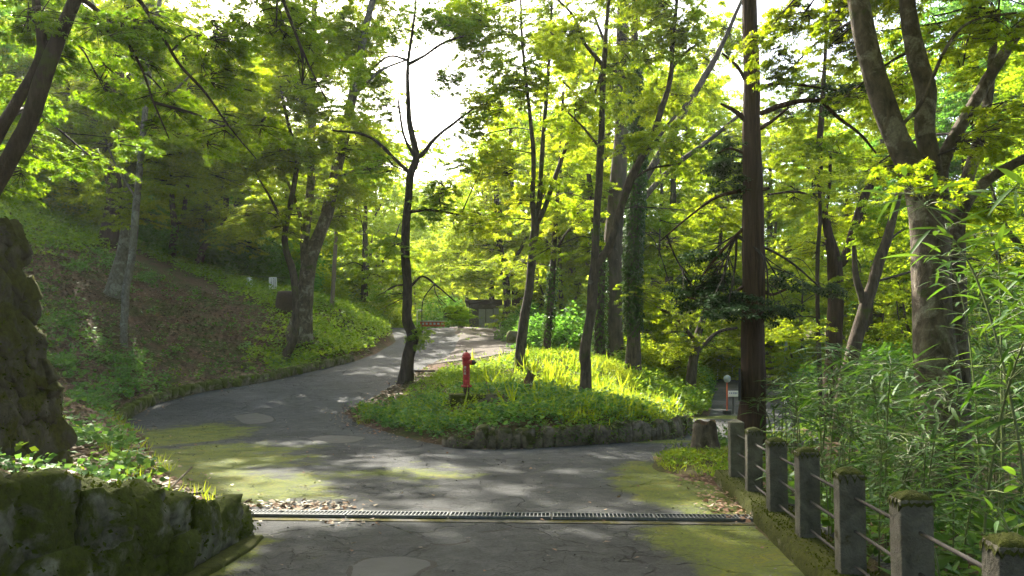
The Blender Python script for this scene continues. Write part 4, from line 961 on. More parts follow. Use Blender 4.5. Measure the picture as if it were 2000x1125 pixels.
# island
hero('slim_dark_maple', 'slim dark knobbly maple in the middle at the road edge of the island', 21.5,
  [[(789, 748, 15), (798, 700, 13), (806, 660, 13), (795, 628, 12), (796, 590, 11), (795, 540, 10.5), (791, 480, 9.5), (796, 410, 9), (801, 345, 9), (813, 306, 8), (800, 240, 6), (797, 180, 5), (797, 120, 4), (806, 60, 3), (812, 0, 2), (816, -80, 1.5)],
   [(812, 308, 6), (826, 300, 5), (850, 270, 4), (890, 238, 3), (925, 212, 2)], [(800, 338, 5), (770, 310, 4), (735, 276, 3.5), (700, 260, 3), (650, 255, 2)], [(797, 126, 4), (830, 108, 3), (870, 82, 3), (930, 64, 2)], [(797, 118, 3), (760, 110, 2.5), (720, 140, 2)],
   [(810, 308, 3.5), (788, 262, 3), (777, 190, 2)], [(797, 415, 4), (840, 410, 3), (900, 420, 2)], [(800, 562, 3), (825, 540, 2.4), (855, 560, 2), (890, 590, 1.4)], [(794, 555, 2.5), (770, 560, 2), (735, 580, 1.4)], [(800, 655, 4, -.1), (812, 650, 3.4, -.25), (818, 640, 2, -.3)]],
  [(740, 585, 0, 55, 18, 1.1), (870, 595, 0, 70, 20, 1.0), (720, 330, -.5, 60, 28, .7), (900, 240, 0, 60, 30, .7), (900, 420, 0, 90, 30, .9), (870, 380, 1, 60, 28, .8), (740, 480, 0, 70, 28, .7), (900, 70, 0, 70, 35, .8), (720, 130, 0, 50, 35, .7), (830, 20, 0, 60, 40, .8), (770, 70, .5, 45, 35, .7), (870, 150, .5, 45, 25, .6), (760, 220, 1, 40, 30, .6), (825, 650, 0, 16, 7, .6), (800, -110, 0, 110, 60, .9), (940, 330, 0, 60, 24, .7)],
  M['bark_dark'], 'maple_dark', 'quad', .095, .5, 40, .9, seed=9, rough=.13)
hero('triple_stem_maple', 'slender maple splitting into three upright stems left of the curved trunk on the island', 21.5,
  [[(1013, 722, 12), (1020, 650, 11), (1034, 560, 10), (1042, 470, 9), (1045, 440, 9), (1040, 380, 6), (1042, 300, 5), (1030, 180, 4), (1020, 80, 3), (1015, -60, 2)], [(1044, 445, 6), (1053, 400, 6), (1060, 280, 5), (1068, 180, 4), (1075, 80, 3), (1080, -60, 2)], [(1046, 440, 6), (1063, 408, 6), (1090, 330, 5), (1120, 250, 4), (1150, 180, 3), (1168, 90, 2)]],
  [(960, 300, 0, 80, 35), (1000, 160, 0, 80, 60), (1080, 110, 0, 80, 70), (1110, 260, 0, 70, 50), (960, 430, 0, 80, 28), (1030, 370, 0, 70, 40, .8), (1050, 30, 0, 100, 70), (1150, 390, 0, 60, 30, .8), (1040, -130, 0, 140, 90, 1.1), (940, 200, 1, 60, 50), (930, 90, 1, 60, 50, .9), (900, 20, 1, 70, 40, .9), (865, 45, 1.5, 70, 35, .9), (955, 260, 1, 45, 30), (960, 20, 0, 80, 50)], M['bark_maple'], 'maple_sunlit', 'quad', .11, .6, 40, .85, seed=10)
hero('curved_fork_maple', 'brown maple with a pale foot forking low on the right of the island', 17.5,
  [[(1140, 784, 14), (1145, 722, 12), (1142, 690, 14), (1150, 640, 11), (1157, 580, 11), (1160, 535, 11), (1163, 480, 9), (1167, 400, 8), (1174, 280, 8), (1178, 150, 6), (1185, 50, 5), (1192, -60, 4), (1195, -200, 2)],
   [(1160, 530, 9), (1172, 508, 9), (1190, 480, 9), (1212, 408, 9), (1236, 340, 9), (1264, 288, 7), (1290, 220, 6.5), (1310, 150, 6), (1313, 90, 5), (1322, 0, 4), (1330, -120, 2)],
   [(1176, 125, 5), (1140, 82, 4), (1120, 32, 3), (1085, -5, 2)], [(1311, 135, 4), (1340, 102, 3), (1375, 78, 2)], [(1178, 130, 3), (1150, 200, 2.5), (1100, 160, 2)], [(1172, 290, 3), (1140, 250, 2.4), (1110, 220, 2)], [(1230, 355, 3), (1270, 330, 2.5), (1330, 320, 2)]],
  [(1120, 60, 0, 90, 60), (1220, 120, 0, 80, 70), (1340, 60, 0, 90, 60), (1230, 270, -.5, 70, 40, .8), (1330, 300, 0, 90, 40), (1110, 210, 0, 60, 35, .8), (1300, 180, 1, 80, 50), (1260, 10, 0, 120, 60), (1220, -120, 0, 200, 90, 1.1), (1330, 410, 0, 80, 26, .9), (1090, 480, .5, 60, 22, .7)], M['bark_maple'], 'maple', 'star3', .085, .5, 40, .85, seed=11, rough=.13)
t = hero('ivy_clad_tree', 'straight trunk wrapped in dark ivy at the back of the island', 23.5,
  [[(1238, 732, 18), (1237, 660, 15), (1236, 560, 14), (1237, 480, 14), (1242, 400, 14), (1246, 300, 12), (1242, 200, 10), (1240, 80, 8), (1238, -60, 6), (1236, -220, 4)], [(1243, 330, 5), (1300, 250, 4), (1350, 190, 3)], [(1241, 180, 5), (1190, 100, 4), (1160, 30, 3)]],
  [(1300, 230, 1, 90, 50), (1180, 200, 1.5, 70, 50), (1240, -60, 0, 200, 90, 1), (1310, 560, 0, 90, 25, .9), (1330, 480, 0, 80, 24, .9)], M['bark_maple'], 'maple', 'quad', .12, .65, 40, .85, seed=12)
def ivy(t, P, Rr, n, seed, size=.075):
    rng = np.random.default_rng(seed); C = catmull(P, 12); rr = np.interp(np.linspace(0, 1, len(C)), np.linspace(0, 1, len(Rr)), Rr)
    i = rng.integers(0, len(C), n); a = rng.uniform(0, 6.283, n); out = np.column_stack([np.cos(a), np.sin(a), np.zeros(n)])
    d = rr[i] + rng.uniform(.0, .07, n)
    Q = C[i] + out * d[:, None] + np.column_stack([np.zeros((n, 2)), rng.uniform(-.25, .25, n)])
    D = unit(np.column_stack([rng.normal(0, .5, (n, 2)), -np.ones(n)]) + .5 * out); V, F = leaves_np('wide', Q, D, unit(out + rng.normal(0, .35, (n, 3))), size * rng.uniform(.7, 1.4, n))
    obj_np('ivy', V, F, M['ivy'], t, False, np.array(t.location))
ivy(t, [PX(a, b, 23.5) for a, b in ((1237, 640), (1236, 560), (1237, 480), (1242, 400), (1246, 300), (1242, 200), (1240, 120))], [r * 23.5 / FPX for r in (15, 15, 15, 15, 13, 11, 9)], 8000, 5, .085)
t = hero('broad_trunk_tree', 'broad brown trunk behind the ivy clad tree', 27.5,
  [[(1196, 702, 28), (1195, 620, 25), (1199, 480, 23), (1210, 320, 18), (1214, 200, 16), (1216, 40, 13), (1218, -160, 8)], [(1206, 430, 10), (1290, 300, 9), (1340, 210, 8), (1400, 108, 6), (1440, 20, 4), (1480, -70, 3), (1520, -180, 2)], [(1203, 450, 7), (1300, 340, 6), (1390, 270, 5), (1450, 220, 3)]],
  [(1180, 330, 2, 90, 60), (1330, 140, 2, 90, 70), (1420, 60, 1, 80, 70), (1400, 300, 1, 90, 50), (1120, 120, 2, 100, 80), (1220, -140, 0, 220, 110, 1)], M['bark_far'], 'maple_sunlit', 'quad', .14, .8, 40, .7, seed=13)
t2 = hero('ivy_tree', 'dark ivy covered stem leaning on the left of the broad trunk', 26.8, [[(1172, 696, 13), (1170, 620, 12), (1172, 520, 11), (1160, 440, 8), (1150, 340, 5)]], [(1140, 370, 0, 60, 40)], M['bark_dark'], 'maple', 'quad', .13, .7, 36, .8, seed=14)
ivy(t2, [PX(a, b, 26.8) for a, b in ((1172, 690), (1170, 620), (1172, 520), (1163, 450))], [r * 26.8 / FPX for r in (13, 13, 12, 9)], 1800, 6, .08)
t2 = hero('thin_ivy_tree', 'thin leaning tree with ivy between the triple stem maple and the fork', 28,
  [[(1068, 676, 8), (1075, 600, 8), (1080, 520, 7), (1086, 420, 5), (1095, 300, 4), (1100, 180, 3)], [(1080, 500, 3), (1110, 450, 2.5), (1140, 430, 2)]], [(1080, 420, 0, 80, 40), (1110, 300, 0, 90, 50), (1000, 520, 0, 80, 26, .8)], M['bark_dark'], 'maple_sunlit', 'quad', .13, .7, 40, .85, seed=15)
ivy(t2, [PX(a, b, 28) for a, b in ((1068, 670), (1075, 600), (1080, 530))], [r * 28 / FPX for r in (8, 8, 7)], 900, 7, .08)
hero('gravel_lot_maple', 'dark trunk at the far edge of the gravel lot beside the shed', 38,
  [[(985, 642, 11), (990, 600, 9), (988, 550, 8), (976, 480, 7), (970, 400, 6), (968, 300, 4)], [(988, 545, 5), (1010, 500, 4), (1030, 460, 3)], [(978, 490, 4), (940, 450, 3), (900, 430, 2)]],
  [(930, 480, 0, 90, 40), (920, 550, -1, 90, 26), (880, 520, -1.5, 60, 22, .8), (990, 400, 0, 90, 45), (950, 340, 1, 70, 40, .8), (1010, 300, 2, 80, 50)], M['bark_dark'], 'maple', 'quad', .16, .9, 40, .9, seed=16)
# right side
CED = [(1467, 905, 29), (1467, 850, 25), (1468, 780, 24), (1470, 690, 23), (1472, 560, 21), (1470, 400, 19), (1468, 250, 17), (1466, 100, 15), (1464, -20, 13), (1462, -200, 9), (1460, -400, 4)]
stubs = [[(1458, 235, 5), (1432, 215, 4), (1408, 203, 2, -.2)], [(1458, 160, 4), (1440, 130, 3), (1410, 103, 2)], [(1485, 172, 5, -.1), (1520, 163, 4, -.3), (1560, 165, 3, -.4), (1640, 178, 2, -.4)],
  [(1486, 222, 5, -.2), (1520, 208, 5, -.4), (1565, 197, 4.5, -.6), (1605, 196, 4, -.6), (1660, 190, 2.5, -.6), (1710, 195, 1.5, -.6)], [(1603, 196, 3.5, -.6), (1640, 232, 3, -.6), (1680, 262, 2.5, -.6), (1712, 300, 1.8, -.6)],
  [(1486, 250, 4, -.2), (1510, 235, 3, -.5), (1540, 210, 2, -.8)], [(1456, 300, 3), (1425, 290, 2), (1400, 300, 1.4)], [(1458, 370, 4), (1400, 385, 3), (1350, 420, 2), (1290, 470, 1.4)], [(1490, 370, 4, -.1), (1502, 368, 3, -.2)], [(1458, 440, 3.5), (1410, 490, 3), (1370, 540, 2)], [(1489, 568, 4), (1510, 575, 3), (1535, 565, 2)], [(1452, 560, 4), (1400, 590, 3), (1340, 580, 2)], [(1490, 90, 4), (1540, 60, 3), (1600, 50, 2)]]
hero('cedar_tree', 'tall straight cedar with dark reddish bark and dead branch stubs behind the fence', 12.0, [CED] + stubs, 
  [(1400, 585, 0, 70, 12, 1.1), (1350, 560, .3, 60, 11, .9), (1400, 545, .5, 55, 10, .9), (1500, 600, -.3, 50, 12, .8), (1420, 320, .5, 50, 14, .7), (1415, 290, .5, 45, 11, .6), (1425, 360, .3, 45, 10, .6), (1640, 180, -.6, 60, 9, .7), (1420, 610, -.5, 50, 9, .8), (1520, 545, .2, 40, 10, .7), (1600, 560, .6, 50, 12, .4), (1460, -260, 0, 200, 90, .5), (1380, 500, .4, 50, 9, .7)],
  M['bark_cedar'], 'fir', 'quad', .055, .35, 90, 6.0, sides=26, seed=17, rough=.10, tilt=.3, twig_frac=.5, crown_name='needles', layer=.12)
hero('great_multistem_tree', 'big mottled multi stemmed tree spreading its limbs at the right', 9.2,
  [[(1845, 960, 58), (1840, 880, 48), (1832, 780, 43), (1822, 650, 37), (1818, 520, 36), (1812, 440, 35), (1790, 350, 26), (1752, 270, 22), (1715, 170, 21), (1690, 80, 20), (1675, 0, 19), (1660, -90, 16), (1640, -220, 11)],
   [(1824, 520, 24), (1828, 400, 21), (1815, 310, 19), (1806, 250, 18), (1810, 180, 18), (1790, 110, 17), (1775, 30, 15), (1768, -60, 14), (1765, -200, 9)],
   [(1838, 440, 17, .1), (1838, 330, 14, .1), (1868, 262, 13, .1), (1908, 192, 12, .1), (1945, 130, 11, .1), (1990, 60, 10, .1), (2040, -10, 9, .1)],
   [(1868, 900, 30, .35), (1866, 760, 28, .35), (1860, 600, 25, .35), (1862, 480, 23, .35), (1872, 410, 17, .35), (1890, 345, 13, .35), (1910, 280, 12, .35), (1930, 190, 9, .4), (1938, 110, 7, .4), (1950, 20, 5, .4)],
   [(1868, 430, 16, .2), (1895, 385, 11, .1), (1935, 348, 10, 0), (1990, 315, 9, -.1), (2060, 285, 8, -.2)],
   [(1765, 240, 4, -.1), (1800, 200, 3.5, -.3), (1850, 90, 3, -.5), (1900, 40, 2.4, -.6), (1985, 25, 2, -.7)], [(1850, 90, 2, -.5), (1880, 75, 1.6, -.6), (1980, 80, 1.2, -.7)]],
  [(1620, 90, .8, 80, 50, .9), (1560, 40, 1.5, 80, 45, .8), (1900, 270, -.6, 60, 32, .8), (1960, 200, -.5, 70, 50, .8), (1930, 60, -.4, 80, 50, .8), (1840, 30, .8, 70, 50, .7), (1720, 60, 1.4, 50, 40, .6), (1800, 350, -.8, 70, 24, .5), (1700, 330, 2.5, 70, 30, .7), (1960, 400, .6, 60, 45, .8), (1640, 200, 2.0, 60, 30, .6), (1780, -130, 0, 300, 110, 1), (1980, -60, 0, 150, 80, .7), (1540, 140, 2, 60, 40), (1500, 60, 2, 60, 50), (1740, 170, 2.5, 50, 60), (1880, 130, 2, 60, 60), (1650, 20, 1, 80, 40)],
  M['bark_big'], 'maple', 'star5', .075, .40, 36, .62, seed=18, rough=.07, flare=.25, sides=14)
hero('mid_right_maple', 'brown maple with several stems beyond the bamboo between cedar and big tree', 18,
  [[(1622, 790, 20), (1628, 690, 18), (1632, 580, 17), (1630, 510, 15), (1618, 460, 10), (1606, 390, 8), (1600, 300, 7), (1605, 220, 6), (1612, 100, 4), (1615, -40, 3)], [(1634, 520, 10), (1652, 500, 10), (1676, 420, 10), (1700, 362, 9), (1735, 325, 7), (1770, 280, 5)], [(1612, 420, 4), (1620, 360, 4), (1622, 300, 3)], [(1604, 360, 4), (1570, 320, 3), (1510, 312, 2)], [(1607, 400, 4), (1560, 375, 3), (1500, 380, 2)]],
  [(1560, 300, 0, 90, 35), (1540, 400, 0, 80, 35), (1640, 300, 1, 80, 50), (1720, 420, 1, 90, 50), (1640, 150, 1, 100, 70), (1560, 200, 1, 80, 50), (1560, 480, 0, 80, 30), (1730, 250, 1.5, 80, 50), (1680, 560, 0, 90, 40, .8)], M['bark_red'], 'maple', 'quad', .10, .55, 40, .85, seed=19)
hero('thin_right_stem', 'thin dark stem just left of the brown maple beyond the bamboo', 17,
  [[(1604, 800, 5), (1600, 700, 5), (1597, 600, 4.5), (1597, 500, 4.5), (1602, 420, 4), (1598, 330, 3)]], [(1590, 350, 0, 60, 35), (1540, 620, 0, 40, 40, .8), (1520, 660, .5, 35, 30, .8)], M['bark_dark'], 'maple_sunlit', 'quad', .10, .5, 36, .8, seed=20)
hero('leaning_right_maple', 'leaning pale brown trunk half hidden by bamboo right of the brown maple', 15,
  [[(1640, 790, 14), (1665, 690, 15), (1690, 600, 14), (1715, 520, 12), (1740, 440, 9), (1760, 360, 7)], [(1690, 600, 9), (1672, 540, 7), (1668, 480, 5)]], [(1750, 380, .5, 80, 40), (1700, 470, .5, 70, 35, .8), (1900, 480, 1, 90, 40, .9), (1960, 560, 1, 80, 50, .8)], M['bark_maple'], 'maple_dark', 'quad', .10, .5, 40, .85, seed=21)
hero('bank_maple', 'low spreading maple over the bank beyond the island wall', 25.5,
  [[(1345, 772, 12), (1352, 720, 11), (1362, 660, 9), (1380, 600, 7), (1400, 520, 5), (1410, 440, 4)], [(1358, 690, 5), (1400, 650, 4), (1440, 640, 3)], [(1360, 670, 5), (1320, 620, 4), (1280, 600, 3)]],
  [(1330, 640, 0, 80, 28), (1300, 600, 0, 80, 26), (1400, 600, 0, 80, 28), (1400, 500, 0, 90, 40), (1400, 680, 0, 60, 22, .8), (1320, 690, .5, 70, 24), (1390, 410, 0, 90, 40)], M['bark_maple'], 'maple', 'quad', .12, .6, 40, .9, seed=22)

# generic woodland trees: a few kinds built once, then copied with their parts
def wood_kind(seed, H, spread, bark, leaf, size, R, per, dens, nl=9, forks=3, low=.14):
    rng = np.random.default_rng(seed); parts = []
    B = Batch(); r0 = .017 * H + .06
    x = rng.normal(0, .03 * H, 2); tr = [(0, 0, -.4), (x[0] * .3, x[1] * .3, H * .22), (x[0] * .8, x[1] * .8, H * .5), (x[0] * 1.2, x[1] * 1.2, H * .92)]
    V, F, C, _ = tube(tr, [r0, r0 * .8, r0 * .55, r0 * .15], 9, 5, .1, .4, seed); B.add(V, F); pts = [C]
    for i in range(forks):
        a = rng.uniform(0, 6.28); k_ = int(len(C) * rng.uniform(.3, .6)); s0 = C[k_]; l_ = H * rng.uniform(.25, .42)
        e = s0 + np.array([math.cos(a) * l_ * .55, math.sin(a) * l_ * .55, l_ * .8]); m_ = (s0 + e) / 2 + np.array([math.cos(a), math.sin(a), -.2]) * l_ * .12
        V, F, C2, _ = tube([s0, m_, e], [r0 * .45, r0 * .32, r0 * .1], 6, 4, .08, 0, seed + i); B.add(V, F); pts.append(C2)
    V, F = B.out(); tm = mesh_np('trunk', V, F, True); tm.materials.append(bark)
    pts = np.concatenate(pts); high = pts[pts[:, 2] > H * .25]
    lobes = []
    for i in range(nl):
        z = H * rng.uniform(low, .95); a = rng.uniform(0, 6.28); rad = spread * (1.05 - .6 * abs(z / H - .5)) * rng.uniform(.25, .8)
        lobes.append((np.array([x[0] + math.cos(a) * rad, x[1] + math.sin(a) * rad, z]), (spread * rng.uniform(.38, .6), spread * rng.uniform(.38, .6), H * rng.uniform(.06, .11)), 1.0))
    TB = Batch()
    P, D, Nn, S = crown_geo(rng, lobes, R, per, size, 'quad', lambda c: high[np.argmin(np.linalg.norm(high - c, axis=1) + np.maximum(0, high[:, 2] - c[2]))], dens, TB, .12)
    V, F = leaves_np('quad', P, D, Nn, S); cm = mesh_np('crown', V, F); cm.materials.append(leaf)
    V, F = TB.out(); wm = mesh_np('twigs', V, F, True); wm.materials.append(M['twig'])
    return tm, cm, wm
KINDS = [wood_kind(900, 17, 4.6, M['bark_far'], M['wood'], .15, .9, 60, .52, 26), wood_kind(901, 20, 5.0, M['bark_far'], M['maple'], .155, .9, 60, .52, 27), wood_kind(902, 14, 4.6, M['bark_dark'], M['maple_sunlit'], .145, .8, 60, .55, 22),
         wood_kind(903, 22, 4.8, M['bark_dark'], M['wood_dark'], .16, .9, 60, .6, 26), wood_kind(904, 9, 3.8, M['bark_maple'], M['maple'], .14, .7, 60, .85, 18), wood_kind(905, 16, 5.6, M['bark_big'], M['maple'], .16, .9, 40, 1.0, 22, 5, .55)]  # last kind is a high crown used only by the added shade trees
def wood_tree(kind, x, y, sc, label, group, name='woodland_tree', z=None):
    t = thing(name, label, 'tree', (x, y, (gz(x, y) if z is None else z) - .05), random.uniform(0, 6.28), group); t.scale = (sc, sc, sc * random.uniform(.92, 1.1))
    for nm, me in zip(('trunk', 'crown', 'twigs'), KINDS[kind]):
        o = share(nm, me, t, (0, 0, 0))
        if nm == 'twigs': o['kind'] = 'stuff'
    return t
for (k_, px_, Y_, s_) in [(4, 20, 44, 1.1), (4, 60, 38, .9), (4, 180, 50, 1.3), (4, 280, 46, 1.1), (0, 400, 56, .8), (4, 250, 40, .9), (4, 450, 46, 1.2), (0, 560, 58, .7), (0, 630, 50, .6), (4, 530, 44, .95), (4, 130, 39, .9), (4, -80, 40, 1), (4, -160, 30, .9), (4, 110, 56, 1.3), (4, 340, 50, 1.2), (3, -250, 22, .8)]:
    wood_tree(k_, (px_ - 1000) * Y_ / FPX, Y_, s_, 'leafy tree in the woodland rising behind the left bank', 'woodland behind the left bank')
for (k_, px_, Y_, s_) in [(0, 690, 60, .95), (0, 742, 66, .9), (4, 690, 52, .8), (0, 795, 92, .95), (0, 838, 98, .95), (0, 885, 76, .85), (4, 915, 60, .9), (0, 770, 120, 1), (0, 830, 130, 1), (1, 880, 120, 1), (4, 765, 80, 1.2), (4, 860, 70, .9), (4, 810, 72, .6), (4, 712, 43, 1.15)]:
    wood_tree(k_, (px_ - 1000) * Y_ / FPX, Y_, s_, 'pale hazy tree beyond the crest of the upper road', 'trees beyond the crest')
for (k_, px_, Y_, s_) in [(2, 960, 50, .8), (1, 1010, 46, .8), (2, 1060, 40, .85), (0, 1120, 44, .85), (1, 1170, 38, .85), (2, 1240, 46, .95), (0, 1300, 40, .9), (1, 1360, 48, .95), (2, 1130, 60, 1.1), (1, 1020, 66, 1), (4, 1280, 34, .8), (4, 1100, 36, .8), (4, 1340, 60, .9)]:
    wood_tree(k_, (px_ - 1000) * Y_ / FPX, Y_, s_, 'sunlit yellow green tree in the woodland behind the island', 'woodland behind the island')
for (k_, px_, Y_, s_) in [(0, 1430, 52, 1), (1, 1500, 50, .95), (4, 1480, 44, .9), (3, 1560, 56, .95), (0, 1640, 46, .9), (1, 1710, 38, .85), (4, 1690, 32, .9), (2, 1760, 46, .95), (0, 1820, 36, .85), (3, 1880, 32, .75), (1, 1950, 40, .9), (4, 1800, 27, .8), (3, 2010, 30, .8), (4, 1900, 23, .7), (0, 2100, 26, .8), (3, 1600, 70, 1), (4, 1560, 30, .6), (0, 2060, 18, .6)]:
    wood_tree(k_, (px_ - 1000) * Y_ / FPX, Y_, s_, 'leafy tree in the woodland beyond the bamboo and parking area', 'woodland on the right')
for (k_, x, y, s_) in [(0, -7, -6, .9), (1, 5, -8, .9), (0, -13, 1, .8), (1, 11, -2, .85), (0, 0, -15, 1), (3, -10, -13, 1), (1, 10, -13, 1), (0, 15, 7, .75), (0, -17, 9, .7), (5, -6.8, 4.2, 1), (5, 5.6, 3.2, 1), (5, -4.5, -3, 1), (5, 3.5, -5, 1), (5, -13, 5, .9), (5, 8.6, 6.5, .9), (5, 1.5, -3.5, .9)]:  # out-of-view trees, added to keep open sky light off the road
    wood_tree(k_, x, y, s_, 'unseen tall leafy tree added to shade the near end of the road', 'added shade trees around the near road')
print('LEAVES', NLEAF)

# ------------------------------------------------------------------ bushes
def bush_kind(seed, rx, h, leaf, size, n, stems=7):
    rng = np.random.default_rng(seed)
    u = unit(rng.normal(size=(n, 3))); u[:, 2] = np.abs(u[:, 2])
    rad = rng.uniform(0, 1, n) ** .28 * (1 + .22 * np.sin(3 * np.arctan2(u[:, 1], u[:, 0]) + seed) * np.cos(4 * u[:, 2] + seed) + .15 * np.sin(9 * u[:, 0] + 7 * u[:, 2]))
    P = u * rad[:, None] * np.array([rx, rx, h]); D, Nn = rot_leaf_dirs(n, rng, .7); D = unit(D + u * .6)
    V, F = leaves_np('quad', P, D, Nn, size * rng.uniform(.7, 1.3, n)); me = mesh_np('foliage', V, F); me.materials.append(leaf)
    B = Batch()
    for i in range(stems):
        a = rng.uniform(0, 6.28); e = np.array([math.cos(a) * rx * .7, math.sin(a) * rx * .7, h * rng.uniform(.6, .9)])
        V, F, _, _ = tube([(0, 0, -.1), e * .5 + (0, 0, h * .15), e], [.03, .02, .008], 5, 3); B.add(V, F)
    V, F = B.out(); sme = mesh_np('stems', V, F, True); sme.materials.append(M['twig'])
    return me, sme
BUSH = [bush_kind(70, 1.5, 1.9, M['wood_dark'], .15, 5200), bush_kind(71, 1.4, 1.5, M['wood_dark'], .13, 4800), bush_kind(72, 1.5, 1.6, M['maple'], .14, 4800), bush_kind(73, 1.0, .9, M['herb'], .10, 3600)]
def bush(kind, px, Y, sc, label, group, x=None):
    x = (px - 1000) * Y / FPX if x is None else x
    t = thing('bush', label, 'bush', (x, Y, gz(x, Y) - .05), random.uniform(0, 6.28), group); s_ = sc * random.uniform(.85, 1.2); t.scale = (s_ * random.uniform(.9, 1.2), s_, s_ * random.uniform(.85, 1.15))
    share('foliage', BUSH[kind][0], t, (0, 0, 0)); tag(share('stems', BUSH[kind][1], t, (0, 0, 0)), kind='stuff')
rb = random.Random(12)
for px_ in list(range(-60, 620, 34)) + list(range(-50, 420, 40)): bush(rb.choice([0, 1, 1, 2]), px_ + rb.uniform(-15, 15), rb.uniform(35.5, 41) - px_ * .002, rb.uniform(1.0, 1.7), 'dark leafy bush in the thicket along the back of the left bank', 'dark thicket behind the left bank')
for px_ in range(-100, 700, 55): bush(rb.choice([0, 1, 2]), px_ + rb.uniform(-15, 15), rb.uniform(44, 52), rb.uniform(1.8, 2.8), 'tall bush in the woodland behind the dark thicket', 'woodland undergrowth on the left')
for px_ in range(640, 780, 24): bush(rb.choice([2, 1, 3]), px_ + rb.uniform(-8, 8), rb.uniform(40, 46), rb.uniform(.5, .9), 'leafy bush along the left edge of the upper road near its crest', 'bushes by the crest')
for px_ in range(870, 1000, 22): bush(rb.choice([2, 1, 0]), px_ + rb.uniform(-8, 8), rb.uniform(48, 54), rb.uniform(.6, 1.1), 'bush behind the gravel lot and shed', 'bushes behind the gravel lot')
for px_ in range(740, 880, 22): bush(rb.choice([2, 3, 2]), px_ + rb.uniform(-8, 8), rb.uniform(62, 70), rb.uniform(.7, 1.2), 'pale bush beyond the crest of the upper road', 'bushes beyond the crest')
for px_ in range(1010, 1350, 28): bush(rb.choice([0, 1, 2]), px_ + rb.uniform(-12, 12), rb.uniform(29.5, 35), rb.uniform(.6, 1.1), 'dark bush in the shade behind the island trees', 'undergrowth behind the island')
for px_ in range(1250, 1350, 20): bush(rb.choice([2, 1, 2]), px_ + rb.uniform(-8, 8), rb.uniform(24.5, 28), rb.uniform(.4, .62), 'leafy bush on the bank beyond the island wall', 'bushes on the bank beyond the island')
for px_ in range(1030, 1460, 36): bush(rb.choice([0, 2, 1]), px_ + rb.uniform(-12, 12), rb.uniform(44, 52), rb.uniform(1.2, 1.9), 'tall bush far behind the island', 'far undergrowth')
for px_ in range(1450, 2100, 45): bush(rb.choice([0, 2, 1]), px_ + rb.uniform(-12, 12), rb.uniform(50, 60), rb.uniform(1.3, 2.1), 'tall bush at the far side of the parking area', 'undergrowth beyond the parking area')
for px_ in range(1600, 2100, 40): bush(rb.choice([0, 1, 1]), px_ + rb.uniform(-12, 12), rb.uniform(20, 27), rb.uniform(.6, 1.0), 'dark bush between the bamboo and the parking area', 'bushes behind the bamboo')

# far wooded hills: one mass
rng = np.random.default_rng(55); nb = 520
Yc = rng.uniform(88, 235, nb); Xc = rng.uniform(-1, 1, nb) * (Yc * .75 + 15); Zc = terrain(Xc, Yc)
P = (np.column_stack([Xc, Yc, Zc + 5])[:, None] + unit(rng.normal(size=(nb, 120, 3))) * rng.uniform(.5, 1, (nb, 120, 1)) * np.array([4.2, 4.2, 6.5]) * rng.uniform(.7, 1.3, (nb, 1, 1))).reshape(-1, 3)
D, Nn = rot_leaf_dirs(len(P), rng, .9); V, F = leaves_np('wide', P, D, Nn, rng.uniform(.7, 1.4, len(P))); o = obj_np('distant_forest', V, F, M['wood'])
tag(o, 'distant wooded slope closing the view behind the trees', 'forest', kind='stuff')

# ------------------------------------------------------------------ ground cover
def cover(name, label, n, box, dens, kind, mat, size, hgt, per=7, spread=.10, seed=0, off=.0, tilt=.6, updir=.35, cat='plants'):
    rng = np.random.default_rng(seed); x = rng.uniform(box[0], box[1], n); y = rng.uniform(box[2], box[3], n)
    sd = sdist(x, y); k_ = rng.uniform(0, 1, n) < dens(x, y, sd); x, y, sd = x[k_], y[k_], sd[k_]
    z = terrain(x, y, sd); m = len(x); h = hgt * rng.uniform(.35, 1.25, m) * (1 + .35 * wob(x, y, 1.7))
    a = rng.uniform(0, 6.283, (m, per)); r = spread * rng.uniform(.15, 1.2, (m, per)); f = rng.uniform(.15, 1, (m, per))
    P = np.stack([x[:, None] + np.cos(a) * r, y[:, None] + np.sin(a) * r, z[:, None] + off + h[:, None] * f], -1).reshape(-1, 3)
    D = np.stack([np.cos(a), np.sin(a), np.full(a.shape, updir)], -1).reshape(-1, 3) + rng.normal(0, .35, (m * per, 3))
    Nn = np.column_stack([rng.normal(0, tilt, (m * per, 2)), np.ones(m * per)])
    if kind == 'grass': D[:, 2] += 1.2; Nn = np.column_stack([np.cos(a).ravel(), np.sin(a).ravel(), np.full(m * per, .3)]); P[:, 2] = np.repeat(z, per)
    V, F = leaves_np(kind, P, unit(D), unit(Nn), size * rng.uniform(.6, 1.35, m * per))
    o = obj_np(name, V, F, mat); tag(o, label, cat, kind='stuff'); return o
def island(x, y): return (x > -4.2) & (x < 4.6) & (y > 13.2) & (y < 27) & (x < 4.8)
def is_left(x): return x < -2.2
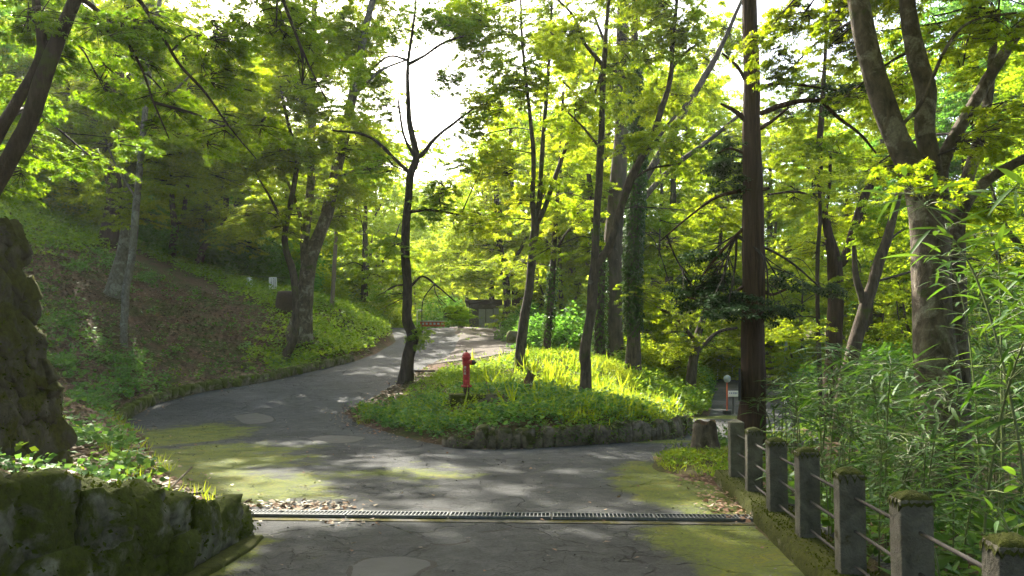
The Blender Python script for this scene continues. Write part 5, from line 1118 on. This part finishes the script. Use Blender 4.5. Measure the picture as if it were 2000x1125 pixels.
# island herbs: cool broad leaves in front, bright ones over the crown, grass on the sunny shoulder
cover('island_herbs', 'broad leaved green herbs covering the front of the island', 5200, (-4.2, 4.3, 13.2, 19.5), lambda x, y, s: (s > .12) * (np.hypot(x + .75, (y - 15.6) * .9) > .75) * smooth(19.5, 15.5, y) * (.45 + .5 * wob(x, y, 1.2) + .35), 'wide', M['herb_cool'], .085, .24, 8, .14, 1)
cover('island_undergrowth', 'bright green low plants over the crown of the island', 17000, (-4.2, 5.6, 14, 27.5), lambda x, y, s: (s > .15) * (np.hypot(x + .75, (y - 15.6) * .9) > .7) * (x > -2.6 + (y - 20) * .1) * ~((x < .3 + (y - 30) * .06) & (y > 25)) * (.42 + .8 * wob(x, y, 1.9)), 'quad', M['herb'], .075, .20, 8, .12, 2)
cover('island_grass', 'tall yellow green grass on the sunny right shoulder of the island', 9500, (.0, 5.2, 14.2, 26), lambda x, y, s: (s > .08) * smooth(-.2, 2.6, x) * (.5 + .6 * wob(x, y, 1.6)), 'grass', M['grass'], .24, .3, 8, .12, 3, cat='grass')
cover('tip_herbs', 'yellowish small leaved herbs at the left tip of the island', 1700, (-4.1, -.6, 14.2, 19.5), lambda x, y, s: (s > .22) * (.7 + .4 * wob(x, y, 2)) * (y < 17.8 - .2 * x), 'quad', M['grass'], .07, .22, 8, .1, 4)
cover('wall_creepers', 'small creeping leaves hanging over the island wall', 9500, (-1.2, 4.6, 12.9, 19), lambda x, y, s: (s > -.16) * (s < .16) * (.30 + .9 * wob(x, y, 2.2) + .4 * smooth(.5, 2, x)) * (base(x, y) < .2), 'quad', M['ivy_wall'], .055, .44, 6, .07, 5, updir=-.4)
# left bank
cover('bank_herbs', 'pale green herbs on the slope behind the stone pillar', 20000, (-19, -4.6, 9, 30), lambda x, y, s: (s > .3) * (.06 + .9 * smooth(.0, .45, wob(x, y, 1.1)) + .5 * smooth(-10.5, -13, x) * smooth(24, 19, y)) , 'wide', M['herb_cool'], .10, .26, 8, .15, 6)
cover('bank_bright_plants', 'bright green plants along the top and right end of the left bank', 24000, (-27, -4.6, 22, 44), lambda x, y, s: (s > .25) * np.maximum(smooth(-9.6, -7.6, x + .25 * wob(x, y, 1.4)) * smooth(23.5, 26, y), np.maximum(smooth(29, 31, y + .45 * (x + 10) * (x < -10) + wob(x, y, .9)), smooth(-15.5, -18, x))) * (.8 + .4 * wob(x, y, .8)), 'wide', M['herb'], .12, .34, 8, .18, 7)
cover('bank_undergrowth', 'sparse low leaves among the leaf litter on the left bank', 7000, (-19, -2.6, 6, 30), lambda x, y, s: (s > .1) * (.03 + .6 * smooth(.15, .5, wob(x + 5, y, 1.8))), 'quad', M['herb'], .08, .16, 6, .12, 8)
cover('kerb_plants', 'small plants growing over the mossy kerb stones', 1300, (-9.8, -5.2, 16, 31), lambda x, y, s: (s > -.08) * (s < .5) * (.25 + .7 * wob(x, y, 1.6)), 'wide', M['herb'], .085, .26, 7, .12, 9)
cover('pillar_foot_plants', 'small fresh leaves between the pillar and the boulder wall', 420, (-6, -3.1, 4.4, 7.2), lambda x, y, s: (s > .35) * (.5 + .5 * wob(x, y, 2)), 'wide', M['herb_cool'], .07, .13, 7, .09, 10)
cover('edge_grass', 'grass tufts along the left road edge by the mossy asphalt', 900, (-9.5, -2.6, 7.5, 17), lambda x, y, s: (s > -.1) * (s < .7) * (.4 + .6 * wob(x, y, 1.8)), 'grass', M['grass'], .17, .2, 9, .07, 11, cat='grass')
cover('mound_grass', 'grass on the small mound around the old stump by the fence', 1100, (2.0, 4.6, 9.8, 13), lambda x, y, s: (s > .02) * (.65 + .4 * wob(x, y, 2)), 'grass', M['grass'], .085, .2, 10, .07, 12, cat='grass')
cover('mound_herbs', 'small herbs on the mound around the old stump by the fence', 420, (2.0, 3.3, 9.9, 12), lambda x, y, s: (s > .1) * (.4 + .6 * wob(x, y, 2.5)), 'quad', M['herb'], .06, .12, 7, .08, 13)
cover('lot_weeds', 'scattered weeds on the gravel lot', 900, (-3.2, 1.5, 25, 42), lambda x, y, s: (s > .0) * (.1 + .6 * wob(x, y, 1.6)), 'quad', M['herb'], .08, .08, 6, .12, 14)
cover('right_undergrowth', 'low leaves and grass under the bamboo behind the fence', 9000, (2.2, 16, 1.5, 19), lambda x, y, s: (s > .0) * (x > 1.735 + .109 * y + .25) * (.6 + .4 * wob(x, y, 1.2)) * (1 - .6 * smooth(8, 11, y)), 'quad', M['bamboo_leaf'], .13, .34, 7, .16, 15)
cover('far_bank_plants', 'green plants on the bank beyond the island wall', 3800, (3.6, 9.5, 20.5, 30), lambda x, y, s: (s > .1) * (.75 + .4 * wob(x, y, 1.2)), 'wide', M['herb'], .12, .36, 8, .16, 16)
# leaf litter
def litter(name, label, n, box, dens, size, seed, onroad=False, lift=.01, pile=0.0):
    rng = np.random.default_rng(seed); x = rng.uniform(box[0], box[1], n); y = rng.uniform(box[2], box[3], n); sd = sdist(x, y)
    k_ = rng.uniform(0, 1, n) < dens(x, y, sd); x, y, sd = x[k_], y[k_], sd[k_]
    z = np.maximum(terrain(x, y, sd), np.where(sd < .25, base(x, y), -99)) + lift + rng.uniform(0, .02, len(x)) + pile * rng.uniform(0, 1, len(x)) ** 2
    m = len(x); D, Nn = rot_leaf_dirs(m, rng, .35); D[:, 2] = rng.normal(0, .15, m)
    V, F = leaves_np('wide', np.column_stack([x, y, z]), unit(D), Nn, size * rng.uniform(.5, 1.3, m)); o = obj_np(name, V, F, M['litter']); tag(o, label, 'leaf litter', kind='stuff')
M['grit'] = plain('stone_grit', (.10, .098, .09), .9, 0, .6, 40, 0)
rng = np.random.default_rng(66); n = 5200; x = rng.uniform(-7, 2.6, n); y = rng.uniform(4, 19, n); sd = sdist(x, y); k_ = (sd < -.05) & (rng.uniform(0, 1, n) < .12 + .5 * smooth(.1, .6, wob(x, y, 1.1)) + .5 * smooth(-.9, -.1, sd)); x, y = x[k_], y[k_]; n = len(x)
D, Nn = rot_leaf_dirs(n, rng, .6); V, F = leaves_np('wide', np.column_stack([x, y, base(x, y) + .008]), D, Nn, rng.uniform(.012, .035, n)); tag(obj_np('road_grit', V, F, M['grit']), 'loose grit and crumbs on the worn asphalt', 'grit', kind='stuff')
litter('bank_litter', 'brown leaf litter on the left bank', 75000, (-19, -2.7, 6.5, 30), lambda x, y, s: (s > .05) * (.62 - .5 * wob(x, y, .9)), .10, 21)
litter('edge_litter', 'brown fallen leaves gathered along the left road edge and bank foot', 5200, (-9.6, -2.4, 7.0, 24), lambda x, y, s: (s > -.55) * (s < .5) * (.30 + .6 * wob(x, y, 1.3)), .07, 22)
litter('drain_litter', 'heap of pale brown fallen leaves at the left end of the drain', 900, (-3.0, -1.3, 7.75, 8.7), lambda x, y, s: np.clip(1.1 - np.hypot((x + 2.3) / .8, (y - 8.1) / .38), 0, 1), .07, 23, pile=.02)
litter('drain_front_litter', 'few brown leaves lying on the drain edge', 160, (-2.2, -.9, 7.0, 7.6), lambda x, y, s: np.clip(1.1 - np.hypot((x + 1.55) / .45, (y - 7.3) / .22), 0, 1), .055, 24)
litter('kerb_litter', 'dark leaf heap at the right end of the drain against the kerb', 900, (1.7, 2.7, 7.3, 9.9), lambda x, y, s: np.clip(1.2 - np.hypot((x - 2.35) / .35, (y - 8.0) / .75), 0, 1) + .25 * (x > 2.1), .06, 25, pile=.06)
litter('island_litter', 'fallen leaves and crumbs at the left tip and foot of the island', 2400, (-4.4, 3.6, 13, 19.5), lambda x, y, s: (s > -.35) * (s < .6) * (.25 + .3 * wob(x, y, 1.8) + .5 * (x < -2.2)), .06, 26)
litter('island_crumbs', 'dead leaves and bare soil crumbs between the island herbs', 3200, (-3.6, 4, 13.5, 24), lambda x, y, s: (s > .2) * smooth(.1, .5, wob(x + 3, y, 1.7)), .08, 28, lift=.12)
cover('island_weeds', 'taller thin weeds standing out along the island ridge', 420, (-1.5, 5, 14.5, 26), lambda x, y, s: (s > .2) * (.15 + .5 * smooth(.0, .5, wob(x, y, 1.3))), 'grass', M['grass'], .48, .3, 5, .05, 29)
litter('road_leaves', 'single brown leaves scattered over the asphalt', 420, (-6, 2.4, 4.5, 18), lambda x, y, s: (s < -.1) * .5, .05, 27)

# ------------------------------------------------------------------ bamboo behind the fence
u = np.array([0, .12, .4, .72, 1.0]); hw = np.array([0, .055, .075, .05, 0]); zc = -.32 * u ** 1.8
T = [(0, 0, 0)]
for i in (1, 2, 3): T += [(u[i], hw[i], zc[i] + .012), (u[i], 0, zc[i]), (u[i], -hw[i], zc[i] + .012)]
T += [(1.0, 0, zc[4])]
LT['bamboo'] = (np.array(T, float), [np.array([(1, 2, 5, 4), (2, 3, 6, 5), (4, 5, 8, 7), (5, 6, 9, 8)]), np.array([(0, 2, 1), (0, 3, 2), (7, 8, 10), (8, 9, 10)])])
def bamboo_kind(seed, H, nleaf, ls):
    rng = np.random.default_rng(seed); a = rng.uniform(0, 6.28); b = rng.uniform(.08, .3) * H
    Pn = np.array([(0, 0, -.1), (.1 * b * math.cos(a), .1 * b * math.sin(a), H * .4), (.45 * b * math.cos(a), .45 * b * math.sin(a), H * .78), (b * math.cos(a), b * math.sin(a), H)])
    V, F, C, _ = tube(Pn, [.0085, .008, .006, .002], 5, 6); B = Batch(); B.add(V, F)
    i = np.clip((len(C) * (1 - .72 * rng.uniform(0, 1, nleaf) ** 1.2)).astype(int), 3, len(C) - 1); aa = rng.uniform(0, 6.28, nleaf); L_ = rng.uniform(.0, .28, nleaf)
    out = np.column_stack([np.cos(aa), np.sin(aa), rng.uniform(-.15, .6, nleaf)]); Q = C[i] + out * L_[:, None]
    for q, s0, l_ in zip(Q, C[i], L_):
        if l_ > .08: V, F, _, _ = tube([s0, (s0 + q) / 2 + (0, 0, .01), q], [.003, .0025, .002], 3, 1); B.add(V, F)
    D = unit(out + rng.normal(0, .3, out.shape) + np.array([0, 0, -.1])); Nn = unit(np.column_stack([rng.normal(0, .3, (nleaf, 2)), np.ones(nleaf)]))
    return B, Q, D, Nn, ls * rng.uniform(.6, 1.3, nleaf)
BK = []
for i in range(9):
    B, Q, D, Nn, S = bamboo_kind(60 + i, [1.3, 1.7, 2.1, 2.5, 2.9, 1.5, 2.2, 2.7, .9][i], [46, 54, 60, 70, 78, 52, 64, 72, 34][i], .19)
    V, F = B.out(); cm = mesh_np('culm', V, F, True); cm.materials.append(M['culm'])
    V, F = leaves_np('bamboo', Q, D, Nn, S); lm = mesh_np('leaves', V, F, True); lm.materials.append(M['bamboo_leaf'])
    BK.append((cm, lm, Q, D, Nn, S))
V, F = leaves_np('bamboo', np.zeros((1, 3)), np.array([[1.0, 0, 0]]), np.array([[0, 0, 1.0]]), np.ones(1)); one_leaf = mesh_np('leaf', V, F, True); one_leaf.materials.append(M['bamboo_leaf'])
def bamboo(i, x, y, rz, sc, label, group, single=False):
    t = thing('bamboo', label, 'bamboo', (x, y, gz(x, y) - .02), rz, group); t.scale = (sc, sc, sc)
    share('culm', BK[i][0], t, (0, 0, 0))
    if not single: share('leaves', BK[i][1], t, (0, 0, 0))['kind'] = 'stuff'
    else:
        for q, d, n_, s_ in list(zip(*BK[i][2:]))[:26]:
            A = unit(np.cross(n_, d)); N2 = np.cross(d, A); m_ = Matrix([[d[0], A[0], N2[0]], [d[1], A[1], N2[1]], [d[2], A[2], N2[2]]])
            share('leaf', one_leaf, t, tuple(q), m_.to_euler(), (s_, s_, s_))
rb = random.Random(5)
for j in range(11):                             # the nearest clumps right behind the rails, leaf by leaf
    y = 3.6 + j * .52; x = fx(y) + rb.uniform(.28, .75)
    bamboo(rb.choice([8, 0, 5, 8]), x, y, rb.uniform(0, 6.28), rb.uniform(.8, 1.05), 'short bamboo with long arching leaves just behind the fence rails', 'bamboo nearest to the fence', True)
cnt = 0
while cnt < 185:
    y = rb.uniform(3.6, 14.5); d = rb.uniform(.4, 7.5) ** 1.0; x = fx(y) + d
    if x < 3.9 and 10.5 < y: continue
    px_ = 1000 + x / y * FPX
    if px_ < 1500 or px_ > 2250: continue
    tall = (px_ - 1480) / 520.0
    if tall < .4 and y > 8 and rb.random() < .5: continue
    i = rb.choice([0, 5, 0, 8]) if tall < .35 else (rb.choice([1, 0, 5, 1]) if tall < .8 else rb.choice([3, 2, 7, 2]))
    if .5 < tall < .82 and y < 9.2 and rb.random() < .85: i = 8
    bamboo(i, x, y, rb.uniform(0, 6.28), rb.uniform(.85, 1.15), 'slender leafy bamboo in the thicket behind the fence', 'bamboo thicket'); cnt += 1

# moss tufts on the fence kerb and on the boulder wall
rng = np.random.default_rng(77); n = 9000; y = rng.uniform(1.2, 9.8, n); off = rng.uniform(-.185, .18, n); x = fx(y) + off
keep = rng.uniform(0, 1, n) < .55 + .6 * wob(x * 4, y * 4); x, y, off = x[keep], y[keep], off[keep]; n = len(x)
z = np.where(off < -.15, rng.uniform(.02, .15, n), .150); a = rng.uniform(0, 6.28, n)
D = unit(np.column_stack([np.cos(a) * .6, np.sin(a) * .6, np.full(n, .8)])); V, F = leaves_np('quad', np.column_stack([x, y, z]), D, unit(rng.normal(size=(n, 3))), rng.uniform(.012, .03, n))
M['moss_tuft'] = leaf_mat('moss_tuft', (.030, .044, .005), (.085, .105, .010), (.03, .05, .004), (.11, .14, .012), .3, .0, 2.5)
tag(obj_np('kerb_moss_tufts', V, F, M['moss_tuft']), 'short cushiony moss growing on the fence kerb', 'moss', kind='stuff')

def moss_on(name, label, root_name, child, n, seed, zmin, smin, smax):
    rng = np.random.default_rng(seed); bpy.context.view_layer.update(); P = []; Nn = []
    for o in bpy.data.objects:
        if o.parent is None or not o.parent.name.startswith(root_name) or not o.name.startswith(child): continue
        me = o.data; v = np.empty(len(me.vertices) * 3, np.float32); me.vertices.foreach_get('co', v); m_ = np.array(o.matrix_world); v = v.reshape(-1, 3)
        w = v @ m_[:3, :3].T + m_[:3, 3]; c = m_[:3, 3]; nn_ = unit((v / np.array([1, 1, 1])) @ np.linalg.inv(m_[:3, :3])); P.append(w); Nn.append(nn_)
    P = np.concatenate(P); Nn = np.concatenate(Nn); ok = np.where(Nn[:, 2] > zmin)[0]; i = rng.choice(ok, n)
    Q = P[i] + rng.normal(0, .025, (n, 3)) - Nn[i] * .004; k_ = rng.uniform(0, 1, n) < .35 + .9 * wob(Q[:, 0] * 3 + Q[:, 2] * 2, Q[:, 1] * 3 - Q[:, 2] * 3); Q = Q[k_]; N3 = Nn[i][k_]; n = len(Q)
    D = unit(N3 * .6 + rng.normal(0, .6, (n, 3)) + np.array([0, 0, -.3])); V, F = leaves_np('quad', Q, D, unit(N3 + rng.normal(0, .3, (n, 3))), rng.uniform(smin, smax, n))
    tag(obj_np(name, V, F, M['moss_tuft']), label, 'moss', kind='stuff')
moss_on('wall_moss_tufts', 'shaggy green moss hanging on the boulder wall', 'boulder_wall', 'boulder', 16000, 91, -.2, .02, .05)
moss_on('pillar_moss_tufts', 'shaggy moss clinging to the tall stone pillar', 'stone_pillar', 'stone', 16000, 92, -.6, .02, .06)

# ferns
def fern(label, loc, n, ln, seed):
    rng = np.random.default_rng(seed); t = thing('fern', label, 'fern', loc)
    for i in range(n):
        a = rng.uniform(0, 6.28); el_ = rng.uniform(.7, 1.15); o_ = np.array([math.cos(a), math.sin(a), 0]); L_ = ln * rng.uniform(.7, 1.1)
        s = np.linspace(0, 1, 15); C = o_ * (L_ * (s * .75))[:, None] + np.array([0, 0, 1]) * (L_ * (s * el_ - .75 * s * s * el_))[:, None]
        side = np.array([-o_[1], o_[0], 0]); w = L_ * .28 * np.sin(np.pi * np.clip(s * .9 + .12, 0, 1)) 
        Q = np.repeat(C[1:], 2, 0); sg = np.tile([1, -1], 14)[:, None]; D = unit(sg * side + .35 * o_ + np.array([0, 0, -.15]))
        V, F = leaves_np('quad', Q, D, np.tile([0, 0, 1.0], (28, 1)), np.repeat(w[1:], 2)); B = Batch(); B.add(V, *F)
        V, F, _, _ = tube(C[::3], [.005, .003, .002], 3, 3); B.add(V, F); B.obj('frond', M['herb_cool'], t)
p = PX(935, 806, 15.2); fern('fern with arching fronds in front of the hydrant plinth', (p[0], p[1], gz(p[0], p[1])), 9, .42, 1)
for i, (px_, Y_) in enumerate(((700, 26.8), (120, 10.5), (585, 25.2))):
    x = (px_ - 1000) * Y_ / FPX; fern(['fern growing on the left bank near the kerb end', 'fern on the slope beside the stone pillar', 'fern at the foot of the forked trees on the left bank'][i], (x, Y_, gz(x, Y_)), 8, .5, 3 + i)

# fallen sticks on top of the boulder wall
for i, pts in enumerate(([(165, 958), (230, 966), (300, 972), (360, 985)], [(230, 960), (300, 966), (365, 982), (415, 988)], [(300, 980), (330, 955), (375, 930)], [(440, 1000), (470, 985), (490, 975)], [(340, 975), (400, 962), (430, 975)])):
    W_ = []
    for a, b in pts:
        Y_ = 7.0
        for _ in range(25):
            x = (a - 1000) * Y_ / FPX; Y_ = .6 * Y_ + .4 * np.clip((CAMZ - max(gz(x, Y_), 0) - .03) * FPX / (b - HOR), 4, 12)
        x = (a - 1000) * Y_ / FPX; W_.append((x, Y_, max(gz(x, Y_), 0) + .03 + (.12 if i == 2 and b < 950 else 0)))
    V, F, _, _ = tube(W_, [.016, .014, .011, .006][:len(W_)], 6, 5, .15, 0, i)
    o = obj_np('fallen_branch', V, [F], M['bark_maple'], None, True); tag(o, ['longest dead branch lying along the top of the boulder wall', 'second dead branch lying beside the longest one on the boulder wall', 'short dead twig sticking up behind the boulder wall', 'short stick by the leaf heap at the left end of the drain', 'bent dead twig in the litter behind the boulder wall'][i], 'branch', 'fallen sticks behind the boulder wall')

# ------------------------------------------------------------------ the hazy air between the trees
bm = bmesh.new(); add_box(bm, (0, 119, 25.5), (380, 294, 93))
hz_m = bpy.data.materials.new('hazy_air'); hz_m.use_nodes = True; hn = hz_m.node_tree.nodes; hn.remove(hn['Principled BSDF'])
pv = hn.new('ShaderNodeVolumePrincipled'); pv.inputs['Density'].default_value = .0004; pv.inputs['Anisotropy'].default_value = .45; pv.inputs['Color'].default_value = (.93, .97, .9, 1)
hz_m.node_tree.links.new(pv.outputs[0], hn['Material Output'].inputs['Volume'])
o = bm_obj('haze', bm, hz_m); tag(o, 'thin sunlit haze filling the air between the trees', 'haze', kind='stuff')
